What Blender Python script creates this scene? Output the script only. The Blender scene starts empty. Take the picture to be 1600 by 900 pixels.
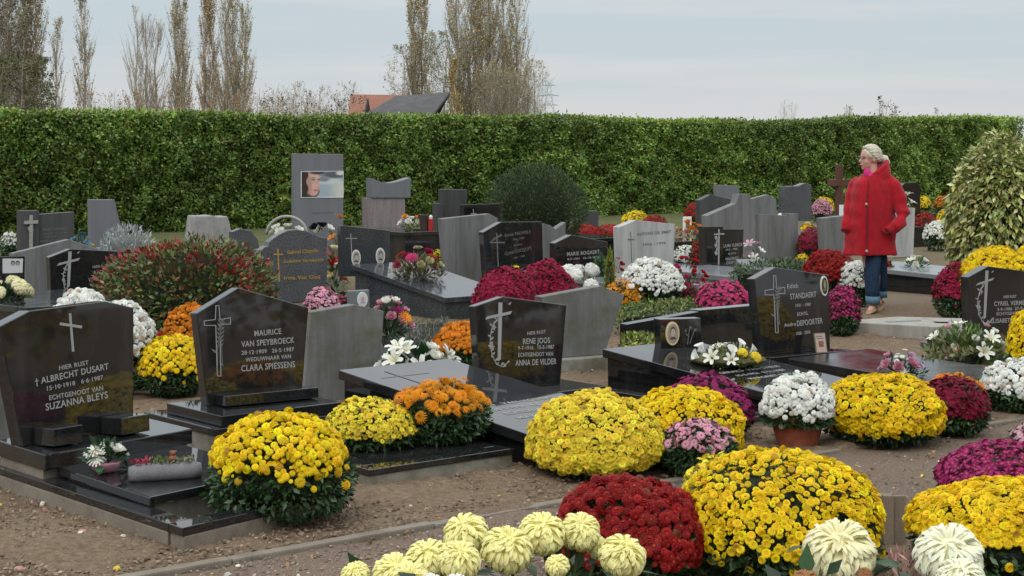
import bpy, bmesh, math, random
import numpy as np
from mathutils import Vector, Matrix

# ------------------------------------------------------------------ camera, sky, sun, exposure
SC = bpy.context.scene
COL = SC.collection
F, H, HX, HY = 2683.0, 1.65, 800.0, 224.0          # focal length in photo pixels, eye height, horizon
cam = bpy.data.cameras.new('camera'); cam_o = bpy.data.objects.new('camera', cam); COL.objects.link(cam_o)
cam.sensor_width = 36.0; cam.lens = 36.0 * F / 1600.0
cam.shift_y = -(450.0 - HY) / 1600.0
cam.clip_start = 0.05; cam.clip_end = 6000
cam_o.location = (0, 0, H); cam_o.rotation_euler = (math.radians(90), 0, 0)
SC.camera = cam_o
SC.view_settings.view_transform = 'Standard'; SC.view_settings.look = 'None'
SC.view_settings.exposure = 0.0; SC.view_settings.gamma = 1.0
SUN_EL, SUN_AZ = math.radians(52), math.radians(200)
world = bpy.data.worlds.new('World'); SC.world = world; world.use_nodes = True
wn, wl = world.node_tree.nodes, world.node_tree.links
wn.clear()
def wnode(t, **k):
    n = wn.new(t)
    for a, b in k.items(): setattr(n, a, b)
    return n
w_out = wnode('ShaderNodeOutputWorld'); w_bg = wnode('ShaderNodeBackground')
w_bg.inputs['Strength'].default_value = 0.1
w_sky = wnode('ShaderNodeTexSky', sky_type='NISHITA'); w_sky.sun_disc = False
w_sky.sun_elevation = SUN_EL; w_sky.sun_rotation = SUN_AZ; w_sky.dust_density = 2.0
w_tc = wnode('ShaderNodeTexCoord')
w_sep = wnode('ShaderNodeSeparateXYZ'); wl.new(w_tc.outputs['Generated'], w_sep.inputs[0])
w_map = wnode('ShaderNodeMapping'); w_map.inputs['Scale'].default_value = (3.2, 3.2, 42.0); w_map.inputs['Location'].default_value = (1.3, 0.4, 0.35)
wl.new(w_tc.outputs['Generated'], w_map.inputs[0])
w_no = wnode('ShaderNodeTexNoise'); w_no.inputs['Scale'].default_value = 1.0; w_no.inputs['Detail'].default_value = 5.0; w_no.inputs['Roughness'].default_value = 0.5
wl.new(w_map.outputs[0], w_no.inputs['Vector'])
w_r = wnode('ShaderNodeValToRGB'); w_r.color_ramp.elements[0].position = 0.40; w_r.color_ramp.elements[1].position = 0.66
w_r.color_ramp.elements[0].color = (0.57, 0.65, 0.70, 1); w_r.color_ramp.elements[1].color = (0.735, 0.735, 0.735, 1)
wl.new(w_no.outputs['Fac'], w_r.inputs[0])
# pale band of cloud low over the horizon, then the overcast getting brighter overhead
w_el = wnode('ShaderNodeMapRange', interpolation_type='SMOOTHSTEP'); w_el.inputs['From Min'].default_value = 0.09; w_el.inputs['From Max'].default_value = 0.75
w_el.inputs['To Min'].default_value = 10.2; w_el.inputs['To Max'].default_value = 25.0
wl.new(w_sep.outputs['Z'], w_el.inputs['Value'])
w_hb = wnode('ShaderNodeMapRange', interpolation_type='SMOOTHSTEP'); w_hb.inputs['From Min'].default_value = 0.0; w_hb.inputs['From Max'].default_value = 0.06
w_hb.inputs['To Min'].default_value = 0.75; w_hb.inputs['To Max'].default_value = 0.0
wl.new(w_sep.outputs['Z'], w_hb.inputs['Value'])
w_m0 = wnode('ShaderNodeMixRGB'); w_m0.inputs[2].default_value = (0.70, 0.705, 0.715, 1)
wl.new(w_hb.outputs[0], w_m0.inputs[0]); wl.new(w_r.outputs[0], w_m0.inputs[1])
w_mul = wnode('ShaderNodeVectorMath', operation='SCALE'); wl.new(w_m0.outputs[0], w_mul.inputs[0]); wl.new(w_el.outputs[0], w_mul.inputs['Scale'])
w_mix = wnode('ShaderNodeMixRGB'); w_mix.inputs[0].default_value = 0.9
wl.new(w_sky.outputs[0], w_mix.inputs[1]); wl.new(w_mul.outputs[0], w_mix.inputs[2])
wl.new(w_mix.outputs[0], w_bg.inputs['Color']); wl.new(w_bg.outputs[0], w_out.inputs[0])
sun = bpy.data.lights.new('sun', 'SUN'); sun.energy = 1.1; sun.angle = math.radians(28); sun.color = (1.0, 0.96, 0.9)
sun_o = bpy.data.objects.new('sun', sun); COL.objects.link(sun_o)
_sd = Vector((math.sin(SUN_AZ) * math.cos(SUN_EL), math.cos(SUN_AZ) * math.cos(SUN_EL), math.sin(SUN_EL)))
sun_o.rotation_euler = _sd.to_track_quat('Z', 'Y').to_euler()

# ------------------------------------------------------------------ where things stand
SA, CA = math.sin(math.radians(50)), math.cos(math.radians(50))    # the rows of graves run 50 degrees off the view axis
def G(px, py, z=0.0):
    Y = F * (H - z) / (py - HY)
    return Vector(((px - HX) / F * Y, Y, z))
def at(px, Y, z=0.0): return Vector(((px - HX) / F * Y, Y, z))
def Zp(py, Y): return H - (py - HY) * Y / F
def PW(px, w): return at(px, w / (SA - CA * (px - HX) / F))
def UW(u, w, z=0.0): return Vector((SA * u - CA * w, CA * u + SA * w, z))
def row_Y(px, w): return w / (SA - CA * (px - HX) / F)

# ------------------------------------------------------------------ objects, labels, groups
def tag(o, label=None, cat=None, group=None, kind=None):
    if label: o['label'] = label
    if cat: o['category'] = cat
    if group: o['group'] = group
    if kind: o['kind'] = kind
    return o
def empty(name, loc, label, cat, group=None, rz=0.0):
    o = bpy.data.objects.new(name, None); COL.objects.link(o)
    o.location = loc; o.rotation_euler = (0, 0, rz); o.empty_display_size = 0.1
    return tag(o, label, cat, group)
def link(name, me, mat=None, parent=None, loc=None, smooth=False):
    o = bpy.data.objects.new(name, me); COL.objects.link(o)
    if mat is not None and len(me.materials) == 0: me.materials.append(mat)
    if loc is not None: o.location = loc
    if parent is not None: o.parent = parent
    if smooth:
        me.polygons.foreach_set('use_smooth', np.ones(len(me.polygons), dtype=bool))
    return o
def np_mesh(name, V, Q, C=None):
    """a mesh from arrays: V (n,3), Q (m,4), C (n,3) point colours"""
    V = np.asarray(V, dtype=np.float32); Q = np.asarray(Q, dtype=np.int32)
    me = bpy.data.meshes.new(name); m, k = Q.shape
    me.vertices.add(len(V)); me.vertices.foreach_set('co', V.ravel())
    me.loops.add(m * k); me.loops.foreach_set('vertex_index', Q.ravel())
    me.polygons.add(m); me.polygons.foreach_set('loop_start', np.arange(0, m * k, k, dtype=np.int32))
    me.polygons.foreach_set('loop_total', np.full(m, k, dtype=np.int32))
    me.update(calc_edges=True)
    if C is not None:
        a = me.color_attributes.new('col', 'FLOAT_COLOR', 'POINT')
        a.data.foreach_set('color', np.concatenate([np.asarray(C, dtype=np.float32), np.ones((len(V), 1), dtype=np.float32)], 1).ravel())
    return me
class MB:
    """collects shapes; build() links them as one mesh"""
    def __init__(s): s.v = []; s.f = []; s.c = []; s.hasc = False
    def add(s, vs, fs, col=None):
        b = len(s.v); s.v += [tuple(v) for v in vs]; s.f += [tuple(b + i for i in f) for f in fs]
        s.c += [col or (1, 1, 1)] * len(vs)
        if col: s.hasc = True
        return s
    def box(s, a, b, col=None):
        x0, y0, z0 = a; x1, y1, z1 = b
        return s.add([(x0,y0,z0),(x1,y0,z0),(x1,y1,z0),(x0,y1,z0),(x0,y0,z1),(x1,y0,z1),(x1,y1,z1),(x0,y1,z1)],
                     [(3,2,1,0),(4,5,6,7),(0,1,5,4),(1,2,6,5),(2,3,7,6),(3,0,4,7)], col)
    def hull(s, bot, top, col=None):
        n = len(bot)
        return s.add(list(bot) + list(top), [tuple(reversed(range(n))), tuple(range(n, 2*n))] + [(i, (i+1) % n, n + (i+1) % n, n + i) for i in range(n)], col)
    def prism(s, poly, y0, y1, col=None):
        """poly in the x-z plane (counter-clockwise seen from -y), from y0 (front) to y1 (back)"""
        A = sum(poly[i][0]*poly[(i+1)%len(poly)][1] - poly[(i+1)%len(poly)][0]*poly[i][1] for i in range(len(poly)))
        if A < 0: poly = poly[::-1]
        n = len(poly)
        return s.add([(x, y0, z) for x, z in poly] + [(x, y1, z) for x, z in poly],
                     [tuple(range(n)), tuple(reversed(range(n, 2*n)))] + [(n+i, n+(i+1) % n, (i+1) % n, i) for i in range(n)], col)
    def tube(s, pts, rad, n=8, col=None, caps=True):
        pts = [Vector(p) for p in pts]
        if not hasattr(rad, '__len__'): rad = [rad] * len(pts)
        rings = []; up = Vector((0.13, 0.21, 1)).normalized()
        for i, p in enumerate(pts):
            d = (pts[min(i+1, len(pts)-1)] - pts[max(i-1, 0)]).normalized()
            x = d.cross(up)
            if x.length < 1e-3: x = d.cross(Vector((1, 0, 0)))
            x.normalize(); y = d.cross(x)
            rings.append([p + (x*math.cos(a) + y*math.sin(a))*rad[i] for a in (2*math.pi*k/n for k in range(n))])
        vs = [v for r in rings for v in r]; fs = []
        for i in range(len(pts)-1):
            for k in range(n):
                fs.append((i*n+k, i*n+(k+1) % n, (i+1)*n+(k+1) % n, (i+1)*n+k))
        if caps: fs += [tuple(reversed(range(n))), tuple(range((len(pts)-1)*n, len(pts)*n))]
        return s.add(vs, fs, col)
    def lathe(s, prof, n=20, c=(0,0,0), col=None, sx=1.0, sy=1.0):
        vs = [(c[0]+r*math.cos(a)*sx, c[1]+r*math.sin(a)*sy, c[2]+z) for r, z in prof for a in (2*math.pi*k/n for k in range(n))]
        fs = [(i*n+k, i*n+(k+1) % n, (i+1)*n+(k+1) % n, (i+1)*n+k) for i in range(len(prof)-1) for k in range(n)]
        if prof[0][0] > 1e-4: fs.append(tuple(reversed(range(n))))
        if prof[-1][0] > 1e-4: fs.append(tuple(range((len(prof)-1)*n, len(prof)*n)))
        return s.add(vs, fs, col)
    def ellipsoid(s, c, r, nu=16, nv=10, col=None, M=None):
        prof = [(math.sin(math.pi*j/nv), -math.cos(math.pi*j/nv)) for j in range(nv+1)]
        vs = []
        for q, z in prof:
            for k in range(nu):
                a = 2*math.pi*k/nu; p = Vector((q*math.cos(a)*r[0], q*math.sin(a)*r[1], z*r[2]))
                if M is not None: p = M @ p
                vs.append(p + Vector(c))
        return s.add(vs, [(j*nu+k, j*nu+(k+1) % nu, (j+1)*nu+(k+1) % nu, (j+1)*nu+k) for j in range(nv) for k in range(nu)], col)
    def loft(s, rings, col=None, caps=True):
        n = len(rings[0]); vs = [p for r in rings for p in r]
        fs = [(i*n+k, i*n+(k+1) % n, (i+1)*n+(k+1) % n, (i+1)*n+k) for i in range(len(rings)-1) for k in range(n)]
        if caps: fs += [tuple(reversed(range(n))), tuple(range((len(rings)-1)*n, len(rings)*n))]
        return s.add(vs, fs, col)
    def build(s, name, mat, parent=None, bevel=0.0, smooth=False, loc=None, seg=2):
        me = bpy.data.meshes.new(name); me.from_pydata(s.v, [], s.f)
        if bevel:
            bm = bmesh.new(); bm.from_mesh(me)
            bmesh.ops.bevel(bm, geom=[e for e in bm.edges if e.is_manifold and e.calc_face_angle(0) > 0.3], offset=bevel, segments=seg, affect='EDGES', profile=0.6, clamp_overlap=True)
            bm.to_mesh(me); bm.free()
        elif s.hasc:
            a = me.color_attributes.new('col', 'FLOAT_COLOR', 'POINT')
            a.data.foreach_set('color', np.array([(*c, 1.0) for c in s.c], dtype=np.float32).ravel())
        me.update()
        return link(name, me, mat, parent, loc, smooth)

# ------------------------------------------------------------------ materials
def new_mat(name):
    m = bpy.data.materials.new(name); m.use_nodes = True
    n = m.node_tree.nodes; l = m.node_tree.links
    return m, n, l, n['Principled BSDF']
def nz(n, l, scale, detail=3.0, rough=0.5, coord='Object', stretch=None):
    tc = n.new('ShaderNodeTexCoord'); t = n.new('ShaderNodeTexNoise')
    t.inputs['Scale'].default_value = scale; t.inputs['Detail'].default_value = detail; t.inputs['Roughness'].default_value = rough
    if stretch:
        mp = n.new('ShaderNodeMapping'); mp.inputs['Scale'].default_value = stretch
        l.new(tc.outputs[coord], mp.inputs[0]); l.new(mp.outputs[0], t.inputs['Vector'])
    else: l.new(tc.outputs[coord], t.inputs['Vector'])
    return t
def ramp(n, l, src, stops):
    r = n.new('ShaderNodeValToRGB'); e = r.color_ramp.elements
    while len(e) < len(stops): e.new(0.5)
    for i, (p, c) in enumerate(stops):
        e[i].position = p; e[i].color = (*c, 1) if len(c) == 3 else c
    l.new(src, r.inputs[0]); return r
def mixc(n, l, fac, a, b):
    m = n.new('ShaderNodeMixRGB')
    if hasattr(fac, 'is_output'): l.new(fac, m.inputs[0])
    else: m.inputs[0].default_value = fac
    for i, c in ((1, a), (2, b)):
        if hasattr(c, 'is_output'): l.new(c, m.inputs[i])
        else: m.inputs[i].default_value = (*c, 1)
    return m.outputs[0]
def bump(n, l, b, src, strength, dist=0.01):
    u = n.new('ShaderNodeBump'); u.inputs['Strength'].default_value = strength; u.inputs['Distance'].default_value = dist
    l.new(src, u.inputs['Height']); l.new(u.outputs[0], b.inputs['Normal'])
def plain(name, col, rough=0.6, spec=0.5, metal=0.0, var=0.0, scale=20.0):
    m, n, l, b = new_mat(name)
    b.inputs['Roughness'].default_value = rough; b.inputs['Specular IOR Level'].default_value = spec; b.inputs['Metallic'].default_value = metal
    if var:
        t = nz(n, l, scale)
        r = ramp(n, l, t.outputs['Fac'], [(0.3, tuple(c*(1-var) for c in col)), (0.7, tuple(min(1, c*(1+var)) for c in col))])
        l.new(r.outputs[0], b.inputs['Base Color'])
    else: b.inputs['Base Color'].default_value = (*col, 1)
    return m
def granite(name, dark, light, rough=0.08, scale=260.0, spec=0.5, amount=0.62):
    """polished granite: crystals of two tones, slight waviness and a film of dust"""
    m, n, l, b = new_mat(name)
    t = nz(n, l, scale, 2.0, 0.7); big = nz(n, l, 5.0, 4.0, 0.6)
    r = ramp(n, l, t.outputs['Fac'], [(amount - 0.12, dark), (amount + 0.12, light)])
    rain = nz(n, l, 7.0, 6.0, 0.66, stretch=(1.0, 1.0, 0.12)); film = ramp(n, l, rain.outputs['Fac'], [(0.5, (0, 0, 0)), (0.72, (0.16, 0.16, 0.16))])
    dusty = mixc(n, l, film.outputs[0], r.outputs[0], (0.13, 0.13, 0.132))
    l.new(mixc(n, l, 0.25, dusty, ramp(n, l, big.outputs['Fac'], [(0.35, dark), (0.7, tuple(0.5*(a+c) for a, c in zip(dark, light)))]).outputs[0]), b.inputs['Base Color'])
    rr = ramp(n, l, big.outputs['Fac'], [(0.3, (rough*0.7,)*3), (0.75, (rough*1.9,)*3)])
    l.new(rr.outputs[0], b.inputs['Roughness'])
    b.inputs['Specular IOR Level'].default_value = spec
    return m
def weathered(name, base, stain, moss=None, rough=0.75, streak=True, scale=9.0, fine=180.0, spec=0.35):
    """rough stone or concrete: grain, rain streaks, patches of algae"""
    m, n, l, b = new_mat(name)
    a = nz(n, l, scale, 7.0, 0.68, stretch=(1.0, 1.0, 0.1) if streak else None)
    g = nz(n, l, fine, 2.0, 0.6)
    c = ramp(n, l, a.outputs['Fac'], [(0.38, stain), (0.56, base), (0.74, tuple(min(1, x*1.15) for x in base))]).outputs[0]
    c = mixc(n, l, 0.42, c, ramp(n, l, g.outputs['Fac'], [(0.3, tuple(x*0.55 for x in base)), (0.7, tuple(min(1, x*1.4) for x in base))]).outputs[0])
    if moss:
        p = nz(n, l, 3.1, 7.0, 0.65)
        f = ramp(n, l, p.outputs['Fac'], [(0.45, (0, 0, 0)), (0.62, (0.8, 0.8, 0.8))])
        c = mixc(n, l, f.outputs[0], c, moss)
    l.new(c, b.inputs['Base Color']); b.inputs['Roughness'].default_value = rough; b.inputs['Specular IOR Level'].default_value = spec
    bump(n, l, b, g.outputs['Fac'], 0.25, 0.004)
    return m
def petal_mat(name, rough=0.55, spec=0.25, trans=0.0):
    m, n, l, b = new_mat(name)
    at_ = n.new('ShaderNodeAttribute'); at_.attribute_name = 'col'
    l.new(at_.outputs['Color'], b.inputs['Base Color'])
    b.inputs['Roughness'].default_value = rough; b.inputs['Specular IOR Level'].default_value = spec
    if trans:
        tr = n.new('ShaderNodeBsdfTranslucent'); l.new(at_.outputs['Color'], tr.inputs['Color'])
        mx = n.new('ShaderNodeMixShader'); mx.inputs[0].default_value = trans
        l.new(b.outputs[0], mx.inputs[1]); l.new(tr.outputs[0], mx.inputs[2])
        l.new(mx.outputs[0], n['Material Output'].inputs['Surface'])
    return m
M = {}
M['petal'] = petal_mat('petal', 0.6, 0.2, 0.25)
M['leaf'] = petal_mat('leaf', 0.42, 0.4, 0.15)
M['glossleaf'] = petal_mat('glossy_leaf', 0.4, 0.4, 0.12)
M['bark'] = petal_mat('bark', 0.85, 0.2)
M['paint'] = petal_mat('printed_picture', 0.3, 0.4)
M['black'] = granite('black_granite', (0.008, 0.008, 0.0085), (0.048, 0.048, 0.05), 0.026, 230.0, 0.8)
M['deepblack'] = granite('deep_black_granite', (0.005, 0.005, 0.0055), (0.024, 0.024, 0.025), 0.03, 260.0, 0.65)
M['satinblack'] = granite('satin_black_granite', (0.009, 0.0085, 0.009), (0.05, 0.046, 0.048), 0.17, 230.0, 0.4)
M['bluegranite'] = granite('blue_grey_granite', (0.01, 0.013, 0.016), (0.12, 0.135, 0.145), 0.1, 130.0, 0.5, 0.56)
M['slategrey'] = granite('mottled_grey_granite', (0.04, 0.042, 0.048), (0.13, 0.13, 0.14), 0.28, 70.0, 0.45, 0.52)
M['paleslab'] = granite('pale_grey_polished_stone', (0.16, 0.165, 0.17), (0.27, 0.275, 0.28), 0.16, 150.0)
M['bluestone'] = weathered('sawn_bluestone', (0.165, 0.165, 0.163), (0.07, 0.07, 0.066), None, 0.6)
M['mossystone'] = weathered('mossy_bluestone', (0.165, 0.165, 0.16), (0.075, 0.074, 0.066), (0.085, 0.083, 0.04), 0.7)
M['darkstone'] = weathered('dark_sawn_stone', (0.065, 0.064, 0.064), (0.03, 0.03, 0.031), None, 0.5)
M['greystone'] = weathered('smooth_grey_stone', (0.155, 0.16, 0.172), (0.125, 0.128, 0.138), None, 0.55, fine=90.0)
M['palestone'] = weathered('pale_limestone', (0.4, 0.4, 0.385), (0.2, 0.2, 0.19), None, 0.8)
M['roughstone'] = weathered('rough_pale_stone', (0.3, 0.29, 0.28), (0.17, 0.165, 0.16), None, 0.9, False)
M['pinkstone'] = weathered('pink_grey_granite', (0.24, 0.205, 0.2), (0.13, 0.11, 0.112), None, 0.5, True, 16.0, 60.0)
M['concrete'] = weathered('old_concrete', (0.27, 0.255, 0.22), (0.13, 0.12, 0.1), (0.11, 0.105, 0.06), 0.9, False)
M['palecon'] = weathered('pale_concrete', (0.33, 0.31, 0.27), (0.2, 0.185, 0.155), None, 0.9, True)
M['letter'] = plain('silver_lettering', (0.3, 0.3, 0.295), 0.6, 0.3)
M['dimletter'] = plain('dim_grey_lettering', (0.13, 0.13, 0.13), 0.6, 0.3)
M['goldletter'] = plain('gold_lettering', (0.38, 0.23, 0.05), 0.5, 0.4)
M['greyrelief'] = plain('pale_stone_relief', (0.3, 0.29, 0.26), 0.7, 0.3, 0.0, 0.2, 60)
M['terracotta'] = plain('terracotta', (0.27, 0.075, 0.04), 0.75, 0.3, 0.0, 0.25, 25)
M['plasticpot'] = plain('dark_plastic', (0.03, 0.028, 0.026), 0.4)
M['greypot'] = weathered('cast_grey_planter', (0.17, 0.165, 0.17), (0.11, 0.105, 0.11), None, 0.7, False, 14.0)
M['pinkpot'] = plain('pink_glazed_pot', (0.42, 0.2, 0.25), 0.3)
M['wood'] = weathered('red_brown_wood', (0.11, 0.045, 0.03), (0.06, 0.025, 0.018), None, 0.7)
M['boardwood'] = weathered('weathered_board', (0.21, 0.165, 0.12), (0.12, 0.095, 0.07), None, 0.9)
M['ceramic'] = plain('white_ceramic', (0.62, 0.6, 0.55), 0.25)
M['cream'] = plain('cream_enamel', (0.6, 0.48, 0.27), 0.3)
M['paper'] = plain('white_card', (0.75, 0.75, 0.74), 0.6)

# ------------------------------------------------------------------ scattering leaves and petals
RNG = np.random.default_rng(7)
def unit(a): return a / np.maximum(np.linalg.norm(a, axis=-1, keepdims=True), 1e-9)
def frames(y, n):
    y = unit(y); x = unit(np.cross(y, n)); z = np.cross(x, y)
    return np.stack([x, y, z], axis=-1)
def zframes(z, spin):
    """frames whose local z is z, turned about it by spin"""
    z = unit(z); h = np.where(np.abs(z[:, 2:3]) < 0.95, np.array([[0., 0., 1.]]), np.array([[1., 0., 0.]]))
    x = unit(np.cross(h, z)); y = np.cross(z, x)
    c, s = np.cos(spin)[:, None], np.sin(spin)[:, None]
    return np.stack([x*c + y*s, -x*s + y*c, z], axis=-1)
def scatter(tv, tq, pos, R, s, colors):
    """copies of a template: colors (n,3) or (n,k,3)"""
    n, k = len(pos), len(tv)
    s = np.asarray(s, dtype=float)
    sv = tv[None] * (s[:, None, None] if s.ndim == 1 else s[:, None, :])
    V = np.einsum('nij,nkj->nki', R, sv) + pos[:, None, :]
    Q = tq[None] + (np.arange(n) * k)[:, None, None]
    C = np.repeat(colors[:, None, :], k, 1) if colors.ndim == 2 else colors
    return V.reshape(-1, 3), Q.reshape(-1, tq.shape[1]), C.reshape(-1, 3)
def join(*parts):
    V, Q, C, b = [], [], [], 0
    for v, q, c in parts:
        V.append(v); Q.append(q + b); C.append(c); b += len(v)
    return np.concatenate(V), np.concatenate(Q), np.concatenate(C)
LEAF_V = np.array([(0,0,0), (-.5,.48,.1), (0,.5,0), (.5,.48,.1), (0,1,-.06)], dtype=float)
LEAF_Q = np.array([(0,2,4,1), (0,3,4,2)])
def leaves(pos, d, n, L, asp, colors):
    s = np.stack([L*asp, L, L*asp], -1)
    return scatter(LEAF_V, LEAF_Q, pos, frames(d, n), s, colors)
def tint(rng, base, n, amt=0.15, hue=0.05):
    base = np.asarray(base, dtype=float)
    if base.min() > 0.6: amt, hue = min(amt, .07), min(hue, .012)
    f = np.exp(rng.normal(0, amt, (n, 1))); h = np.exp(rng.normal(0, hue, (n, 3)))
    return np.clip(base[None] * f * h, 0, 0.92)
def petal_ring(n, r0, r1, z0, z1, wid, ph=0.0, mid=None):
    """n petals as single quads, or two with a bend; returns verts, quads, radial parameter"""
    V, Q, T = [], [], []
    for i in range(n):
        a = ph + 2*math.pi*i/n; ca, sa = math.cos(a), math.sin(a)
        st = [(r0, z0, wid*0.42, 0.0), (r1, z1, wid*0.62, 1.0)] if mid is None else [(r0, z0, wid*0.35, 0.0), (0.55*r0+0.45*r1, 0.5*(z0+z1)+mid, wid, 0.5), (r1, z1, wid*0.55, 1.0)]
        b = len(V)
        for r, z, w, t in st:
            for sg in (-1, 1):
                V.append((r*ca - sg*w*0.5*sa, r*sa + sg*w*0.5*ca, z)); T.append(t)
        for j in range(len(st)-1): Q.append((b+2*j, b+2*j+2, b+2*j+3, b+2*j+1))
    return V, Q, T
def template(rings, centre=None):
    V, Q, T, K = [], [], [], []
    for ri, r in enumerate(rings):
        v, q, t = petal_ring(*r[:6], ph=0.4*ri, mid=r[6] if len(r) > 6 else None)
        b = len(V); V += v; Q += [tuple(b+i for i in f) for f in q]; T += t; K += [0.0]*len(v)
    if centre:
        r, z0, z1, n = centre; b = len(V)
        for i in range(n): V.append((r*math.cos(2*math.pi*i/n), r*math.sin(2*math.pi*i/n), z0)); T.append(0); K.append(1.0)
        V.append((0, 0, z1)); T.append(0); K.append(1.0)
        for i in range(0, n, 2): Q.append((b+n, b+i, b+(i+1) % n, b+(i+2) % n))
    return np.array(V), np.array(Q), np.array(T), np.array(K)
TPL = {
 'pompon': template([(12, .38, 1.0, .05, -.34, .5, .22), (11, .35, .97, .22, .1, .46, .16), (9, .25, .74, .38, .44, .44, .1), (6, .08, .42, .52, .66, .42)], (.2, .56, .7, 6)),
 'button': template([(12, .42, 1.0, .0, -.2, .5, .2), (11, .36, .9, .16, .26, .46, .1), (9, .30, .62, .22, .46, .38)], (.33, .3, .24, 8)),
 'daisy': template([(14, .22, 1.0, .05, .0, .3, .07), (11, .2, .74, .1, .2, .26, .05)], (.26, .12, .2, 8)),
 'spider': template([(16, .2, 1.0, .05, -.2, .17, .2), (14, .2, .92, .14, .12, .16, .15), (11, .16, .7, .24, .36, .15, .1), (7, .08, .4, .34, .52, .14)], (.14, .36, .46, 6)),
 'lowpompon': template([(8, .3, 1.0, .06, -.25, .8, .2), (6, .1, .72, .35, .42, .66)], (.3, .45, .6, 6)),
 'lowdaisy': template([(8, .2, 1.0, .05, .02, .5)], (.28, .1, .18, 6)),
}
def blossoms_np(rng, kind, pos, nrm, size, colour, centre, amt=0.14, tilt=0.35):
    tv, tq, T, K = TPL[kind]; n = len(pos)
    z = unit(nrm + rng.normal(0, tilt, (n, 3)))
    R = zframes(z, rng.uniform(0, 6.28, n))
    c0 = tint(rng, colour, n, amt); c1 = tint(rng, centre, n, 0.1)
    k = np.clip(K + (1-T)*0.18*(1-K), 0, 1)[None, :, None]
    C = c0[:, None, :]*(1-k) + c1[:, None, :]*k
    return scatter(tv, tq, pos, R, size*rng.uniform(0.72, 1.15, n), C)
def lump(p, seed, freq=2.2):
    """smooth cheap noise on directions, about -1..1"""
    r = np.random.default_rng(seed); out = np.zeros(len(p))
    for i in range(5):
        k = r.normal(0, freq*(1+0.4*i), 3); out += np.sin(p @ k + r.uniform(0, 6.28)) / (1+0.5*i)
    return out / 2.2
def fib_dirs(n, zmin):
    i = np.arange(n) + 0.5; z = 1 - (1-zmin)*i/n; a = i*2.399963
    r = np.sqrt(np.maximum(0, 1-z*z)); return np.stack([r*np.cos(a), r*np.sin(a), z], -1)
SEED = [100]
DARKLEAF = (0.032, 0.068, 0.022)
COLOURS = {  # petal, centre
 'yellow': ((0.85, 0.61, 0.012), (0.74, 0.43, 0.01)), 'lemon': ((0.86, 0.69, 0.06), (0.75, 0.45, 0.02)), 'gold': ((0.8, 0.45, 0.008), (0.6, 0.28, 0.01)),
 'orange': ((0.68, 0.23, 0.012), (0.5, 0.12, 0.008)), 'amber': ((0.78, 0.32, 0.012), (0.68, 0.2, 0.008)),
 'red': ((0.27, 0.008, 0.01), (0.38, 0.05, 0.01)), 'scarlet': ((0.42, 0.012, 0.012), (0.3, 0.01, 0.01)), 'burgundy': ((0.2, 0.006, 0.03), (0.14, 0.004, 0.02)),
 'magenta': ((0.33, 0.012, 0.12), (0.45, 0.12, 0.1)), 'purple': ((0.27, 0.014, 0.105), (0.2, 0.012, 0.07)), 'crimson': ((0.3, 0.008, 0.045), (0.22, 0.005, 0.03)), 'rose': ((0.5, 0.045, 0.16), (0.4, 0.03, 0.09)),
 'pink': ((0.68, 0.34, 0.42), (0.42, 0.13, 0.2)), 'palepink': ((0.7, 0.4, 0.46), (0.55, 0.3, 0.3)), 'white': ((0.82, 0.82, 0.78), (0.74, 0.72, 0.5)), 'cream': ((0.82, 0.78, 0.52), (0.8, 0.66, 0.25)),
}
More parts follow.
